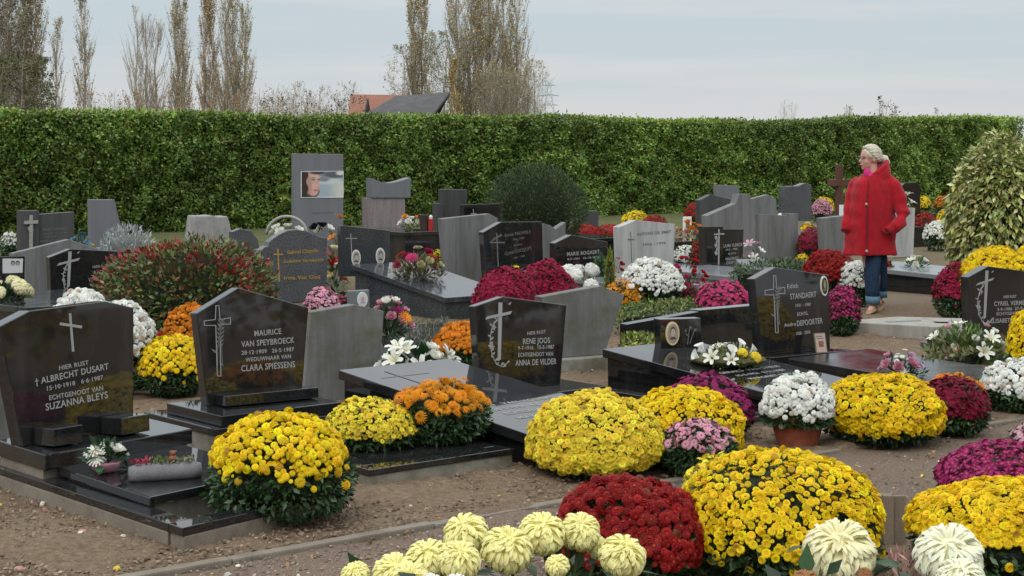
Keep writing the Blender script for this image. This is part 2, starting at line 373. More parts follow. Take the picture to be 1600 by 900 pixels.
def mum(label, px, gy, wid, top, colour, bs=0.024, kind='pompon', cover=-0.12, dens=1.0, Y=None, pot=None, z0=0.0, group='chrysanthemum plants on the graves', leafy=1.0, front=0.9, skirt=None, low=False, sag=0.42, thin=0.0):
    """one mounded chrysanthemum: a foliage mound under a dome of flower heads; the centre, ground line, width and top are read in photo pixels"""
    SEED[0] += 1; rng = np.random.default_rng(SEED[0])
    if Y is None: Y = F*(H-z0)/(gy-HY)
    elif low: Y = min(max(Y, .95*F*H/(gy-HY)), row_Y(px, 27.0))
    bs *= .77 if Y < 12.5 else .68
    Rx = wid/2*Y/F; ht = Zp(top, Y) - z0
    Yc = Y + Rx*front*0.55                                            # the ground line is the plant's front edge
    sc = Yc/Y; Rx *= sc; ht = Zp(top, Yc) - z0
    c = at(px, Yc, z0)
    root = empty('chrysanthemum', c, label, 'flower', group, rng.uniform(0, 6.28))
    zc = ht*sag; up = ht - zc - bs*0.3; dn = zc*0.92; R = Rx - bs*0.5
    def surf(d, k=1.0):
        q = 1 + 0.085*lump(d, SEED[0], 2.2) + 0.035*lump(d, SEED[0]+5, 6.5)
        vert = np.where(d[:, 2] > 0, up, dn)
        if not pot: q = q*np.where(d[:, 2] < 0, np.sqrt((1-np.abs(d[:, 2])**3.2)/np.maximum(1-d[:, 2]**2, 1e-3)).clip(1, 2.2), 1.0)
        return np.stack([d[:, 0]*R*q*k, d[:, 1]*R*q*k, zc + d[:, 2]*vert*np.where(d[:, 2] < 0, 1.0, q)*k], -1)
    area = 2*math.pi*R*(0.5*R+0.5*up)*1.25
    n = int(area/(bs*bs*3.0)*dens*1.75)
    d = fib_dirs(n, -0.75); d = unit(d + rng.normal(0, 0.5/math.sqrt(n), d.shape))
    edge = cover + 0.16*lump(d, SEED[0]+9, 3.0)
    keep = (d[:, 2] > edge) & ~((rng.uniform(size=n) < thin + 0.5*np.clip((edge+0.3-d[:, 2])/0.3, 0, 1)*(0.55 if dens < 1.2 else 0.3)))
    keep |= (rng.uniform(size=n) < 0.025) & (d[:, 2] > cover-0.35)
    d = d[keep]; n = len(d)
    p = surf(d)*np.ones(1) + d*rng.normal(0, bs*0.28, (n, 1))
    nr = unit(d / np.array([R, R, up])*R + np.array([0, 0, 0.35]))
    k = ('low'+('daisy' if kind in ('daisy', 'button') else 'pompon')) if low else kind
    V, Q, C = blossoms_np(rng, k, p, nr, bs*np.where(rng.uniform(size=n) < .1, rng.uniform(.4, .7, n), rng.uniform(.85, 1.12, n)), *COLOURS[colour])
    nv = len(TPL[k][0]); fad = np.where(rng.uniform(size=n) < .02, 1.0, 0.0)[:, None]*np.array([[.45, .55, .6]]); C = C*(1-np.repeat(fad, nv, 0)) + np.repeat(fad, nv, 0)*np.array([[.2, .11, .04]])
    link('blossoms', np_mesh('blossoms', V, Q, C), M['petal'], root)
    # foliage: an inner mound and leaves through it
    nl = int((600 if low else 2600)*leafy)
    dd = fib_dirs(nl, -0.98); dd = unit(dd + rng.normal(0, 0.08, dd.shape))
    fac = np.where(dd[:, 2] > cover, rng.uniform(0.76, 0.95, nl), rng.uniform(0.8, 1.0, nl))
    lp = surf(dd)*fac[:, None]; lp[:, 2] = np.maximum(lp[:, 2], pot[1]*.85 if pot else 0.01)
    ld = unit(dd*0.7 + rng.normal(0, 0.5, dd.shape) + np.array([0, 0, 0.1])); ln = unit(dd + rng.normal(0, 0.5, dd.shape) + np.array([0, 0, 0.5]))
    L = (0.034 if not low else 0.05)*rng.uniform(0.7, 1.4, nl)
    lv = leaves(lp, ld, ln, L, 0.42, tint(rng, skirt or DARKLEAF, nl, 0.3, 0.08))
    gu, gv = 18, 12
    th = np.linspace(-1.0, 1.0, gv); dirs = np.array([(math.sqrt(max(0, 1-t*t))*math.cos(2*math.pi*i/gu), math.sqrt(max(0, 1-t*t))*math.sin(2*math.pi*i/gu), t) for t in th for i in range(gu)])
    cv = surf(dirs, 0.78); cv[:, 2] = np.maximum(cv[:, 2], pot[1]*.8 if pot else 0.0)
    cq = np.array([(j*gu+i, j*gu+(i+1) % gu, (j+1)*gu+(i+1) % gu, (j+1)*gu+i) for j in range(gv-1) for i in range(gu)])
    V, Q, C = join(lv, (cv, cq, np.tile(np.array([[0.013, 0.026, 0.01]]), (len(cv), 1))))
    link('foliage', np_mesh('foliage', V, Q, C), M['leaf'], root)
    if pot:
        r, h, m = pot
        MB().lathe([(r*0.72, 0), (r*0.95, h*0.8), (r*1.04, h*0.8), (r*1.06, h), (r*0.96, h), (r*0.9, h*0.85)], 24).build('pot', m, root, smooth=False)
    return root

# ------------------------------------------------------------------ single blooms for bouquets and the big exhibition flowers
BLOOMS = {}
def strip(L, wid, curl, lift, cup=0.25, seg=3):
    """a petal as a strip along +y that rises by lift and curls by curl; returns verts, quads"""
    V = []; a = lift; y = z = 0.0
    for i in range(seg+1):
        t = i/seg; w = wid*(0.45 + 1.1*t - 0.95*t**3)
        for sx in (-1, 0, 1): V.append((sx*w*0.5, y - 0*t, z + (cup*w if sx else 0)*math.cos(a)))
        y += L/seg*math.cos(a); z += L/seg*math.sin(a); a += curl/seg
    Q = [(3*i+j, 3*i+j+1, 3*i+j+4, 3*i+j+3) for i in range(seg) for j in (0, 1)]
    return np.array(V), np.array(Q)
def bloom_mesh(kind, colour, centre=None, seed=0):
    key = (kind, colour, seed)
    if key in BLOOMS: return BLOOMS[key]
    rng = np.random.default_rng(seed+11); parts = []
    col = np.array(COLOURS[colour][0]) if isinstance(colour, str) else np.array(colour)
    cen = np.array(centre) if centre is not None else (np.array(COLOURS[colour][1]) if isinstance(colour, str) else col*0.8)
    def petal(az, base_r, base_z, L, wid, lift, curl, c, cup=0.25, seg=3):
        v, q = strip(L, wid, curl, lift, cup, seg); v = v + np.array([0, base_r, 0])
        ca, sa = math.cos(az), math.sin(az)
        w = np.stack([v[:, 0]*ca - v[:, 1]*sa, v[:, 0]*sa + v[:, 1]*ca, v[:, 2] + base_z], -1)
        t = np.repeat(np.linspace(0, 1, seg+1), 3)[:, None]
        parts.append((w, q, np.clip((cen[None]*(1-t) + c[None]*t), 0, 0.9)))
    if kind == 'incurved':                       # big ball of overlapping petals
        n = 300
        for i in range(n):
            t = (i+0.5)/n; el = -0.75 + 2.3*t; az = i*2.399963
            r = 0.30*(1-0.5*t); L = 0.82*(1-0.45*t)*rng.uniform(0.88, 1.1)
            petal(az, r*0.3*math.cos(el), 0.12*t, L*1.05, 0.17*rng.uniform(0.75, 1.35), el + rng.normal(0, 0.16), (0.75 if el > 0.0 else -0.8)+rng.normal(0, 0.4) + 0.5*t, col*rng.uniform(0.9, 1.06)*np.array([1, 1, 1-0.3*t]), 0.4, 4)
    elif kind == 'mop':                          # shaggy bloom with drooping rays
        n = 240
        for i in range(n):
            t = (i+0.5)/n; el = -0.6 + 2.1*t; az = i*2.399963
            petal(az, 0.08, 0.12*t, 0.9*(1-0.3*t)*rng.uniform(0.85, 1.12), 0.2*rng.uniform(0.8, 1.3), el*1.05 + rng.normal(0, 0.14), (-0.8 if el < .15 else .55)+rng.normal(0, 0.4), col*rng.uniform(0.9, 1.06)*np.array([1, 1, 1-0.3*t]), 0.4, 4)
    elif kind == 'rose':
        for ring, (m, r, lift, curl, L) in enumerate([(5, .18, .55, .9, .95), (5, .14, .8, .9, .85), (4, .08, 1.05, .8, .75), (3, .04, 1.3, .6, .6)]):
            for i in range(m): petal(2*math.pi*i/m + ring*0.7, r, 0.0, L, 0.85-0.12*ring, lift, curl, col*rng.uniform(0.9, 1.06), 0.35, 3)
    elif kind == 'gerbera':
        for ring, (m, lift, L) in enumerate([(16, .12, 1.0), (14, .35, .85), (9, .7, .5)]):
            for i in range(m): petal(2*math.pi*(i+0.5*ring)/m, 0.08, 0.0, L*rng.uniform(.9, 1.05), 0.24, lift, -0.35, col*rng.uniform(0.92, 1.05), 0.2, 2)
    elif kind == 'lily':
        for i in range(6): petal(2*math.pi*i/6, 0.05, 0.0, 1.15, 0.5, 0.95, -1.1, col*rng.uniform(0.92, 1.04), 0.2, 4)
        for i in range(5): petal(2*math.pi*i/5+.3, 0.0, 0.0, 0.7, 0.05, 1.2, -.3, np.array((0.5, 0.35, 0.08)), 0.1, 2)
    elif kind == 'calla':
        V, n, m = [], 14, 6
        for j in range(m):
            t = j/(m-1)
            for i in range(n):
                a = 2*math.pi*i/n; r = 0.08+0.42*t**1.8; ext = 0.35*t*max(0, math.cos(a))
                V.append((r*math.cos(a)*(1+ext), r*math.sin(a), 1.1*t + ext*0.6 - 0.12*t*t*max(0, -math.cos(a))))
        parts.append((np.array(V), np.array([(j*n+i, j*n+(i+1) % n, (j+1)*n+(i+1) % n, (j+1)*n+i) for j in range(m-1) for i in range(n)]), np.tile(col, (n*m, 1))))
        for i in range(5): petal(2*math.pi*i/5, 0.0, 0.3, 0.5, 0.06, 1.5, 0, np.array((0.6, 0.45, 0.08)), 0.1, 2)
    if kind in ('incurved', 'mop'):              # petals that lie along a ball from its underside up over the top
        parts.clear(); big = kind == 'incurved'; n = 440 if big else 330; sg = 6
        for i in range(n):                       # rays that start round the crown and fall outwards over the ball, tips lifting off
            t = (i+.5)/n; az0 = i*2.399963+rng.normal(0, .12); e0 = 1.5 - 1.85*t**.8 + rng.normal(0, .16); span = (.55+.55*t)*rng.uniform(.75, 1.25)
            wid = (.135 if big else .16)*rng.uniform(.7, 1.35)*(.6+.4*min(1, t*3)); twist = rng.normal(0, .26); tipr = rng.uniform(.86, 1.03)*(1-.1*(1-t)**2); low_ = .86-.12*(1-t)
            V = []
            for j in range(sg+1):
                u = j/sg; e = e0-span*u; az = az0+twist*u; r = low_*(.72+.28*min(1, u*2)) + (tipr-low_)*math.sin(min(1.0, max(0, (u-.3)/.6))*1.57)
                w = wid*(.55+1.0*u-1.3*u**6)
                o = np.array([math.cos(e)*math.cos(az), math.cos(e)*math.sin(az), math.sin(e)])*r; sd = np.array([-math.sin(az), math.cos(az), 0])
                for q in (-1, 0, 1): V.append((o*(1.0 if q else .955) + sd*q*w*.5)*np.array([1.0, 1.0, .85]) + np.array([0, 0, .3]))
            Qs = np.array([(3*j+k, 3*j+k+1, 3*j+k+4, 3*j+k+3) for j in range(sg) for k in (0, 1)])
            f = np.repeat(np.linspace(0, 1, sg+1), 3)[:, None]; cc_ = col*rng.uniform(.93, 1.06)
            parts.append((np.array(V), Qs, np.clip(cc_*(np.array([1, .98, .8])*(1-f)+np.array([1, 1.01, 1.06])*f), 0, .9)))
    if kind in ('incurved', 'mop'):
        cb_ = MB().ellipsoid((0, 0, .26), (.7, .7, .56), 18, 12); parts.append((np.array([tuple(v) for v in cb_.v]), np.array(cb_.f), np.tile(np.clip(col*np.array([1, .98, .85]), 0, .88), (len(cb_.v), 1))))  # pale ball added under the petals to lighten the gaps between them
    V, Q, C = join(*parts)
    BLOOMS[key] = np_mesh(kind, V, Q, C); BLOOMS[key].materials.append(M['petal'])
    return BLOOMS[key]
def place_bloom(root, kind, colour, pos, nrm, size, seed=0, name=None, centre=None, spin=None):
    me = bloom_mesh(kind, colour, centre, seed)
    o = bpy.data.objects.new(name or {'incurved': 'bloom', 'mop': 'bloom', 'rose': 'rose', 'gerbera': 'gerbera', 'lily': 'lily', 'calla': 'calla_lily'}[kind], me); COL.objects.link(o)
    o.parent = root; o.location = pos; o.scale = (size,)*3
    q = Vector(nrm).normalized().to_track_quat('Z', 'Y'); o.rotation_mode = 'QUATERNION'
    o.rotation_quaternion = q @ Matrix.Rotation(random.uniform(0, 6.28) if spin is None else spin, 3, 'Z').to_quaternion()
    return o
def sprays(rng, c, R, ht, n, colour, L=0.07, asp=0.3, up=0.5, zmin=0.0):
    """loose leaves filling a low mound; arrays in the local frame"""
    d = fib_dirs(n, -0.1); d = unit(d + rng.normal(0, 0.25, d.shape)); k = rng.uniform(0.25, 1.0, n)[:, None]
    p = d*np.array([R, R, ht])*k + np.array(c); p[:, 2] = np.maximum(p[:, 2], zmin+0.004)
    ld = unit(d + rng.normal(0, 0.4, d.shape) + np.array([0, 0, up*0.4])); ln = unit(rng.normal(0, 0.5, d.shape) + np.array([0, 0, 1.0]))
    return leaves(p, ld, ln, L*rng.uniform(0.6, 1.4, n), asp, tint(rng, colour, n, 0.3, 0.1))
def bouquet(label, pos, R, ht, blooms, leafc=(0.03, 0.075, 0.02), nleaf=220, cont=None, name='bouquet', cat='bouquet', L=None, group=None, lift=0.0, asp=0.3, flat=0.75):
    """cut flowers: blooms = [(kind, colour, how many, radius)], each bloom a part; leaves are one part; cont adds the vessel"""
    SEED[0] += 1; rng = np.random.default_rng(SEED[0]); random.seed(SEED[0])
    root = empty(name, pos, label, cat, group)
    if cont == 'vase':
        MB().lathe([(R*0.22, 0), (R*0.3, lift*0.6), (R*0.42, lift), (R*0.36, lift), (R*0.25, lift*0.6)], 18).build('vase', M['plasticpot'], root, smooth=True)
    elif cont == 'pot':
        MB().lathe([(R*0.45, 0), (R*0.6, lift), (R*0.66, lift), (R*0.55, lift*0.9)], 18).build('pot', M['plasticpot'], root)
    elif cont is not None:
        cont(root)
    V, Q, C = sprays(rng, (0, 0, lift), R, ht*0.85, nleaf, leafc, L or R*0.5, asp, zmin=0.0)
    link('foliage', np_mesh('foliage', V, Q, C), M['leaf'], root)
    tot = sum(b[2] for b in blooms); order = []
    for b in blooms: order += [b]*b[2]
    rng.shuffle(idx := np.arange(tot))
    for j, i in enumerate(idx):
        kind, colour, _, r = order[i]
        d = fib_dirs(tot, 0.12)[j] + rng.normal(0, 0.1, 3); d[2] = abs(d[2])
        p = (d[0]*R*0.86, d[1]*R*0.86, lift + (0.18+d[2]*flat)*ht + rng.uniform(-.06, .06)*ht)
        place_bloom(root, kind, colour, p, (d[0], d[1]-0.25, d[2]+0.5), r*rng.uniform(0.85, 1.15), seed=int(rng.integers(0, 2)))
    return root
def ground_shrub(label, pts, zs, n, colour, L, asp=0.4, name='shrub', cat='shrub', parts=True, stiff=0.6, top=None, mat='leaf', amount=0.3):
    """a clipped or loose low shrub over the polygon pts (world x,y), zs = height"""
    SEED[0] += 1; rng = np.random.default_rng(SEED[0])
    c = Vector((sum(p[0] for p in pts)/len(pts), sum(p[1] for p in pts)/len(pts), 0))
    root = empty(name, c, label, cat)
    A = np.array([(p[0]-c.x, p[1]-c.y) for p in pts])
    w = rng.dirichlet(np.ones(len(A))*0.45, n); q = w @ A
    edge = 1 - np.max(np.abs(q)/np.maximum(np.abs(A).max(0), 1e-6), axis=1)
    hh = zs*(0.72+0.28*np.sqrt(np.clip(edge, 0, 1)))*(1+0.1*lump(np.concatenate([q*3, q[:, :1]], 1), SEED[0], 1.5))
    z = hh*np.where(rng.uniform(size=n) < 0.6, rng.uniform(0.85, 1.0, n), rng.uniform(0.05, 0.95, n))
    p = np.stack([q[:, 0], q[:, 1], z], -1)
    ld = unit(rng.normal(0, 0.6, (n, 3)) + np.array([0, 0, stiff])); ln = unit(rng.normal(0, 0.7, (n, 3)) + np.array([0, -0.3, 0.7]))
    col = tint(rng, colour, n, amount, 0.1)
    if top is not None:
        m = rng.uniform(size=n) < 0.4*np.clip(z/zs-0.4, 0, 1)*2; col[m] = tint(rng, top, int(m.sum()), 0.25, 0.1)
    V, Q, C = leaves(p, ld, ln, L*rng.uniform(0.6, 1.4, n), asp, col)
    link('foliage', np_mesh('foliage', V, Q, C), M[mat], root)
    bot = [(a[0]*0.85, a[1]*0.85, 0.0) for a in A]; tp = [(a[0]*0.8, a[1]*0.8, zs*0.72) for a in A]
    MB().hull(bot, tp, (0.012, 0.016, 0.008)).build('solid_filling', M['bark'], root)  # one solid near-black block filling the shrub under its leaves
    return root

# ------------------------------------------------------------------ headstones
FONT_CACHE = {}
def text_mesh(body, bold=0.012):
    cu = bpy.data.curves.new('lettering', 'FONT'); cu.body = body; cu.size = 1.0; cu.align_x = 'LEFT'
    cu.extrude = 0.02; cu.offset = bold; cu.space_character = 1.08; cu.resolution_u = 3
    o = bpy.data.objects.new('lettering', cu)
    me = bpy.data.meshes.new_from_object(o); bpy.data.objects.remove(o); bpy.data.curves.remove(cu)
    n = len(me.vertices); V = np.empty(n*3, dtype=np.float32); me.vertices.foreach_get('co', V); V = V.reshape(-1, 3)
    fs = [tuple(p.vertices) for p in me.polygons]; bpy.data.meshes.remove(me)
    return V, fs
class Plane:
    """a vertical face: base point, run direction; turns photo pixels into its own (t, z)"""
    def __init__(s, P0, ang):
        a = math.radians(ang); s.P = P0; s.s, s.c = math.sin(a), math.cos(a); s.rz = math.pi/2 - a
    def tz(s, px, py):
        k = (px-HX)/F; t = (k*s.P.y - s.P.x)/(s.s - k*s.c)
        return (t, Zp(py, s.P.y + t*s.c))
    def add(s, t, y, z=0.0): return Vector((s.P.x + t*s.s - y*s.c, s.P.y + t*s.c + y*s.s, z))
def letters(mb, pl, body, a, b, cap, y=-0.0015, bold=0.012):
    V, fs = text_mesh(body, bold)
    if len(V) == 0: return
    x0, x1 = V[:, 0].min(), V[:, 0].max(); z1 = V[:, 1].max()
    A, B = Vector(pl.tz(*a)), Vector(pl.tz(*b)); d = B-A; L = d.length; d.normalize(); nrm = Vector((-d.y, d.x))
    hgt = cap*pl.P.y/F
    sx = L/(x1-x0); sz = hgt/0.73
    mb.add([(A.x + d.x*(v[0]-x0)*sx + nrm.x*v[1]*sz, y - v[2]*0.04, A.y + d.y*(v[0]-x0)*sx + nrm.y*v[1]*sz) for v in V], fs)
def headstone(label, outline, px, w=None, Y=None, gy=None, ang=50, th=0.08, mat='black', lines=(), lettermat='letter', art=None, zb=0.0, bevel=0.005, group=None, lean=0.0, name='headstone', extras=None, point=None):
    """a standing stone whose outline is given in photo pixels and projected on its own upright plane"""
    if point is not None: P0 = Vector((point[0], point[1], 0))
    elif w is not None: P0 = PW(px, w)
    elif gy is not None: P0 = G(px, gy); 
    else: P0 = at(px, Y)
    pl = Plane(Vector((P0.x, P0.y, 0)), ang)
    root = empty(name, (P0.x, P0.y, 0), label, 'gravestone', group, pl.rz)
    poly = [pl.tz(*p) for p in outline]
    zmin = min(p[1] for p in poly)
    if zb is not None:                       # run the two lowest corners down to the base
        lo = sorted(range(len(poly)), key=lambda i: poly[i][1])[:2]
        for i in lo: poly[i] = (poly[i][0], zb)
    if lean: root.rotation_euler = (math.radians(-lean), 0, pl.rz)
    MB().prism(poly, 0, th).build('slab', M[mat], root, bevel)
    for body, a, b, cap in lines:
        mb = MB(); letters(mb, pl, body, a, b, cap); mb.build('inscription', M[lettermat], root)
    if art: art(root, pl)
    if extras: extras(root, pl)
    return root, pl
def plate(mb, pl, pts, y0=-0.004, y1=0.001, col=None):
    mb.prism([pl.tz(*p) for p in pts], y0, y1, col)
def line_px(mb, pl, pts, wpx, y0=-0.003, y1=0.001, col=None):
    """a drawn line as short raised bars"""
    Q = [Vector(pl.tz(*p)) for p in pts]; w = wpx*pl.P.y/F/2
    for i in range(len(Q)-1):
        d = Q[i+1]-Q[i]
        if d.length < 1e-6: continue
        d.normalize(); n = Vector((-d.y, d.x))*w; e = d*w*0.4
        a, b = Q[i]-e, Q[i+1]+e
        mb.prism([tuple(a+n), tuple(a-n), tuple(b-n), tuple(b+n)], y0 - 0.0004*(i % 2), y1, col)
def leaf_px(mb, pl, x, y, dx, dy, wid):
    """a small engraved leaf from (x,y) towards (x+dx,y+dy)"""
    L = math.hypot(dx, dy) or 1; nx, ny = -dy/L*wid/2, dx/L*wid/2
    plate(mb, pl, [(x, y), (x+dx*.5+nx, y+dy*.5+ny), (x+dx, y+dy), (x+dx*.5-nx, y+dy*.5-ny)], -0.0028, 0.001)
def simple_cross(x, y0, y1, arm_y, half, thick, mat='letter', slant=0.0, name='cross'):
    def art(root, pl):
        mb = MB()
        line_px(mb, pl, [(x, y0), (x + (y1-y0)*0.045, y1)], thick); line_px(mb, pl, [(x-half+0.5, arm_y-slant), (x+half+1, arm_y+slant)], thick, -0.0038)
        mb.build(name, M[mat], root)
    return art
def outline_cross(cx, y0, y1, arm, lx, rx, w=8.0, mat='letter', wheat=True, tilt=0.0):
    def art(root, pl):
        mb = MB(); h = w/2
        pts = [(cx-h*.6, y0), (cx+h*.7, y0), (cx+h, arm-4), (rx, arm-7-tilt), (rx, arm+3-tilt), (cx+h, arm+3), (cx+h*.8-tilt, y1), (cx-h*.8-tilt, y1), (cx-h*.9, arm+5), (lx, arm+5+tilt), (lx, arm-2+tilt), (cx-h, arm-4)]
        line_px(mb, pl, pts + [pts[0]], 1.1); mb.build('cross', M[mat], root)
        if wheat:
            m2 = MB(); s = (y1-y0)/110.0
            for k in range(3):
                line_px(m2, pl, [(cx+9*s-2*k, y0+20*s), (cx+3*s, arm+16*s), (cx-1+3*k*s, arm+40*s), (cx-2*s+4*k*s, y1-16*s)], 1.0, -0.0036)
            for i in range(7):
                q = y0+(22+6.5*i)*s; leaf_px(m2, pl, cx+5*s-0.6*i, q+5*s, 7*s, -8*s, 3.0*s); leaf_px(m2, pl, cx+4*s-0.6*i, q+6*s, -4*s, -8*s, 2.6*s)
            leaf_px(m2, pl, cx, arm+50*s, -12*s, -9*s, 4*s); leaf_px(m2, pl, cx, y1-24*s, 8*s, 10*s, 3*s)
            m2.build('wheat_motif', M['dimletter'], root)
    return art
def solid_cross_vine(cx, y0, y1, arm, lx, rx, w, mat='letter', vine=True, slant=-4.0, tilt=0.05):
    def art(root, pl):
        mb = MB(); h = w/2; k = tilt*(y1-y0)
        plate(mb, pl, [(cx-h+k*.5, y0), (cx+h+k*.5, y0), (cx+h*.8-k*.5, y1), (cx-h*.8-k*.5, y1+3)])
        plate(mb, pl, [(lx, arm-h*.7-slant), (rx, arm-h*.9+slant), (rx-3, arm+h*.8+slant), (lx-3, arm+h*.9-slant)], -0.0052)
        leaf_px(mb, pl, rx-h*1.8, y0+h*1.4, h*1.6, -h*1.5, h*0.9)
        mb.build('cross', M[mat], root)
        if vine:
            m2 = MB(); s = (y1-y0)/95.0; rng = random.Random(int(cx))
            path = [(cx-2*s, arm+4*s), (cx-10*s, arm+14*s), (cx-15*s, arm+30*s), (cx-17*s, arm+48*s), (cx-14*s, arm+66*s), (cx-7*s, arm+82*s), (cx+4*s, arm+86*s), (cx+14*s, arm+76*s)]
            line_px(m2, pl, path, 1.1)
            for i in range(len(path)-1):
                for j in range(3):
                    t = j/3; x = path[i][0]+(path[i+1][0]-path[i][0])*t; y = path[i][1]+(path[i+1][1]-path[i][1])*t
                    sg = -1 if j % 2 else 1
                    leaf_px(m2, pl, x, y, sg*5*s+rng.uniform(-1, 1), -6*s+rng.uniform(-1, 3), 3.2*s)
            for (x, y) in ((cx-10*s, arm+20*s), (cx-14*s, arm+52*s)):
                for q in range(5):
                    a = q*1.25; leaf_px(m2, pl, x, y, 5*s*math.cos(a), 6*s*math.sin(a), 3*s)
            m2.build('rose_vine_motif', M[mat], root)
    return art
def oval_portrait(cx, cy, rx, ry, frame='ceramic', hair=(0.03, 0.028, 0.026), back=(0.32, 0.3, 0.27), skin=(0.42, 0.34, 0.29), suit=(0.05, 0.05, 0.055)):
    """an enamel portrait: rim, background, shoulders, head, hair"""
    def ext(root, pl):
        c = pl.tz(cx, cy); k = pl.P.y/F
        def ell(x, y, a, b, n=22): return [(c[0]+(x+a*math.cos(2*math.pi*i/n))*k, c[1]+(y+b*math.sin(2*math.pi*i/n))*k) for i in range(n)]
        fr = MB().prism(ell(0, 0, rx, ry), -0.012, 0.002).build('portrait', M[frame], root, 0.002)
        mb = MB()
        mb.prism(ell(0, 0, rx*.8, ry*.82), -0.0135, -0.0118, back)
        sh = [(x, y) for x, y in ell(0, -ry*.72, rx*.62, ry*.45) if (x-c[0])**2/(rx*.78*k)**2 + (y-c[1])**2/(ry*.8*k)**2 < 1.0]
        if len(sh) > 3: mb.prism(sh, -0.0142, -0.0134, suit)
        mb.prism(ell(0, ry*.2, rx*.4, ry*.38), -0.0149, -0.0141, hair); mb.prism(ell(0, ry*.08, rx*.33, ry*.34), -0.0156, -0.0148, skin)
        mb.build('picture', M['paint'], fr)
    return ext
def both(*fs):
    def f(root, pl):
        for g in fs: g(root, pl)
    return f

# ------------------------------------------------------------------ ground
def soil_mat():
    m, n, l, b = new_mat('soil')
    tc = n.new('ShaderNodeTexCoord')
    dot = n.new('ShaderNodeVectorMath'); dot.operation = 'DOT_PRODUCT'; dot.inputs[1].default_value = (-CA, SA, 0)
    l.new(tc.outputs['Object'], dot.inputs[0])
    wob = nz(n, l, 1.3, 3.0); add = n.new('ShaderNodeMath'); add.operation = 'MULTIPLY_ADD'; add.inputs[1].default_value = 0.5
    l.new(wob.outputs['Fac'], add.inputs[0]); l.new(dot.outputs['Value'], add.inputs[2])       # distance along the graves, a little uneven
    big = nz(n, l, 0.9, 5.0, 0.6); fine = nz(n, l, 34.0, 4.0, 0.7); grit = nz(n, l, 120.0, 2.0, 0.6)
    soil = ramp(n, l, big.outputs['Fac'], [(0.3, (0.14, 0.094, 0.06)), (0.55, (0.185, 0.13, 0.085)), (0.75, (0.225, 0.165, 0.11))]).outputs[0]
    path = ramp(n, l, big.outputs['Fac'], [(0.3, (0.155, 0.112, 0.08)), (0.7, (0.215, 0.16, 0.118))]).outputs[0]
    soil = mixc(n, l, 0.6, soil, ramp(n, l, fine.outputs['Fac'], [(0.28, (0.065, 0.043, 0.028)), (0.5, (0.18, 0.126, 0.082)), (0.72, (0.32, 0.235, 0.16))]).outputs[0])
    path = mixc(n, l, 0.6, path, ramp(n, l, grit.outputs['Fac'], [(0.28, (0.065, 0.046, 0.034)), (0.5, (0.175, 0.128, 0.096)), (0.74, (0.36, 0.275, 0.21))]).outputs[0])
    def step(a, b_):
        r = n.new('ShaderNodeMapRange'); r.interpolation_type = 'SMOOTHSTEP'; r.inputs['From Min'].default_value = a; r.inputs['From Max'].default_value = b_
        l.new(add.outputs[0], r.inputs['Value']); return r.outputs[0]
    def band(a, b_, e=0.15):
        mm = n.new('ShaderNodeMath'); mm.operation = 'SUBTRACT'; l.new(step(a-e, a+e), mm.inputs[0]); l.new(step(b_-e, b_+e), mm.inputs[1]); return mm.outputs[0]
    c = mixc(n, l, band(4.7, 6.15, 0.06), soil, path); c = mixc(n, l, band(11.2, 12.9), c, path)
    lg = nz(n, l, 3.0, 5.0, 0.7)
    grass = ramp(n, l, lg.outputs['Fac'], [(0.3, (0.07, 0.08, 0.03)), (0.55, (0.115, 0.12, 0.05)), (0.75, (0.16, 0.14, 0.075))]).outputs[0]
    gr2 = n.new('ShaderNodeMath'); gr2.operation = 'MULTIPLY'
    l.new(ramp(n, l, lg.outputs['Fac'], [(0.42, (0, 0, 0)), (0.6, (0.7, 0.7, 0.7))]).outputs[0], gr2.inputs[0]); l.new(step(9.0, 16.0), gr2.inputs[1])
    c = mixc(n, l, gr2.outputs[0], c, grass); c = mixc(n, l, step(22.5, 25.0), c, grass)
    l.new(c, b.inputs['Base Color']); b.inputs['Roughness'].default_value = 0.95; b.inputs['Specular IOR Level'].default_value = 0.15
    mm = n.new('ShaderNodeMath'); mm.operation = 'ADD'; l.new(fine.outputs['Fac'], mm.inputs[0]); l.new(grit.outputs['Fac'], mm.inputs[1])
    bump(n, l, b, mm.outputs[0], 0.7, 0.02)
    return m
def vnoise(x, y, f, seed):
    r = np.random.default_rng(seed); T = r.uniform(-1, 1, (256, 256))
    X, Y = x*f, y*f; i, j = np.floor(X).astype(int), np.floor(Y).astype(int); a, b = X-i, Y-j
    a = a*a*(3-2*a); b = b*b*(3-2*b); g = lambda p, q: T[p % 256, q % 256]
    return (g(i, j)*(1-a)+g(i+1, j)*a)*(1-b) + (g(i, j+1)*(1-a)+g(i+1, j+1)*a)*b
def coords(lo, hi, st, far):
    d = np.arange(lo, hi+st/2, st); o = far*np.linspace(0.03, 1, 14)**2.2
    return np.concatenate([(lo-o)[::-1], d, hi+o])
gx = coords(-4.6, 6.4, 0.035, 2500.0); gy_ = coords(5.2, 17.5, 0.035, 2500.0)
XX, YY = np.meshgrid(gx, gy_); fade = np.clip(np.minimum(np.minimum(XX+4.8, 6.6-XX), np.minimum(YY-5.0, 17.7-YY))/0.6, 0, 1)
ww = -CA*XX + SA*YY
rough = np.where((ww > 4.95) & (ww < 5.9), 0.35, 1.0)
ZZ = fade*rough*(0.018*vnoise(XX, YY, 1.7, 1) + 0.012*vnoise(XX, YY, 5.0, 2) + 0.010*vnoise(XX, YY, 11.0, 3) + 0.006*vnoise(XX, YY, 22.0, 4))
ZZ += fade*np.where((ww > 5.9) & (ww < 8.5), 0.012, 0.0) - 0.005
nx_, ny_ = len(gx), len(gy_)
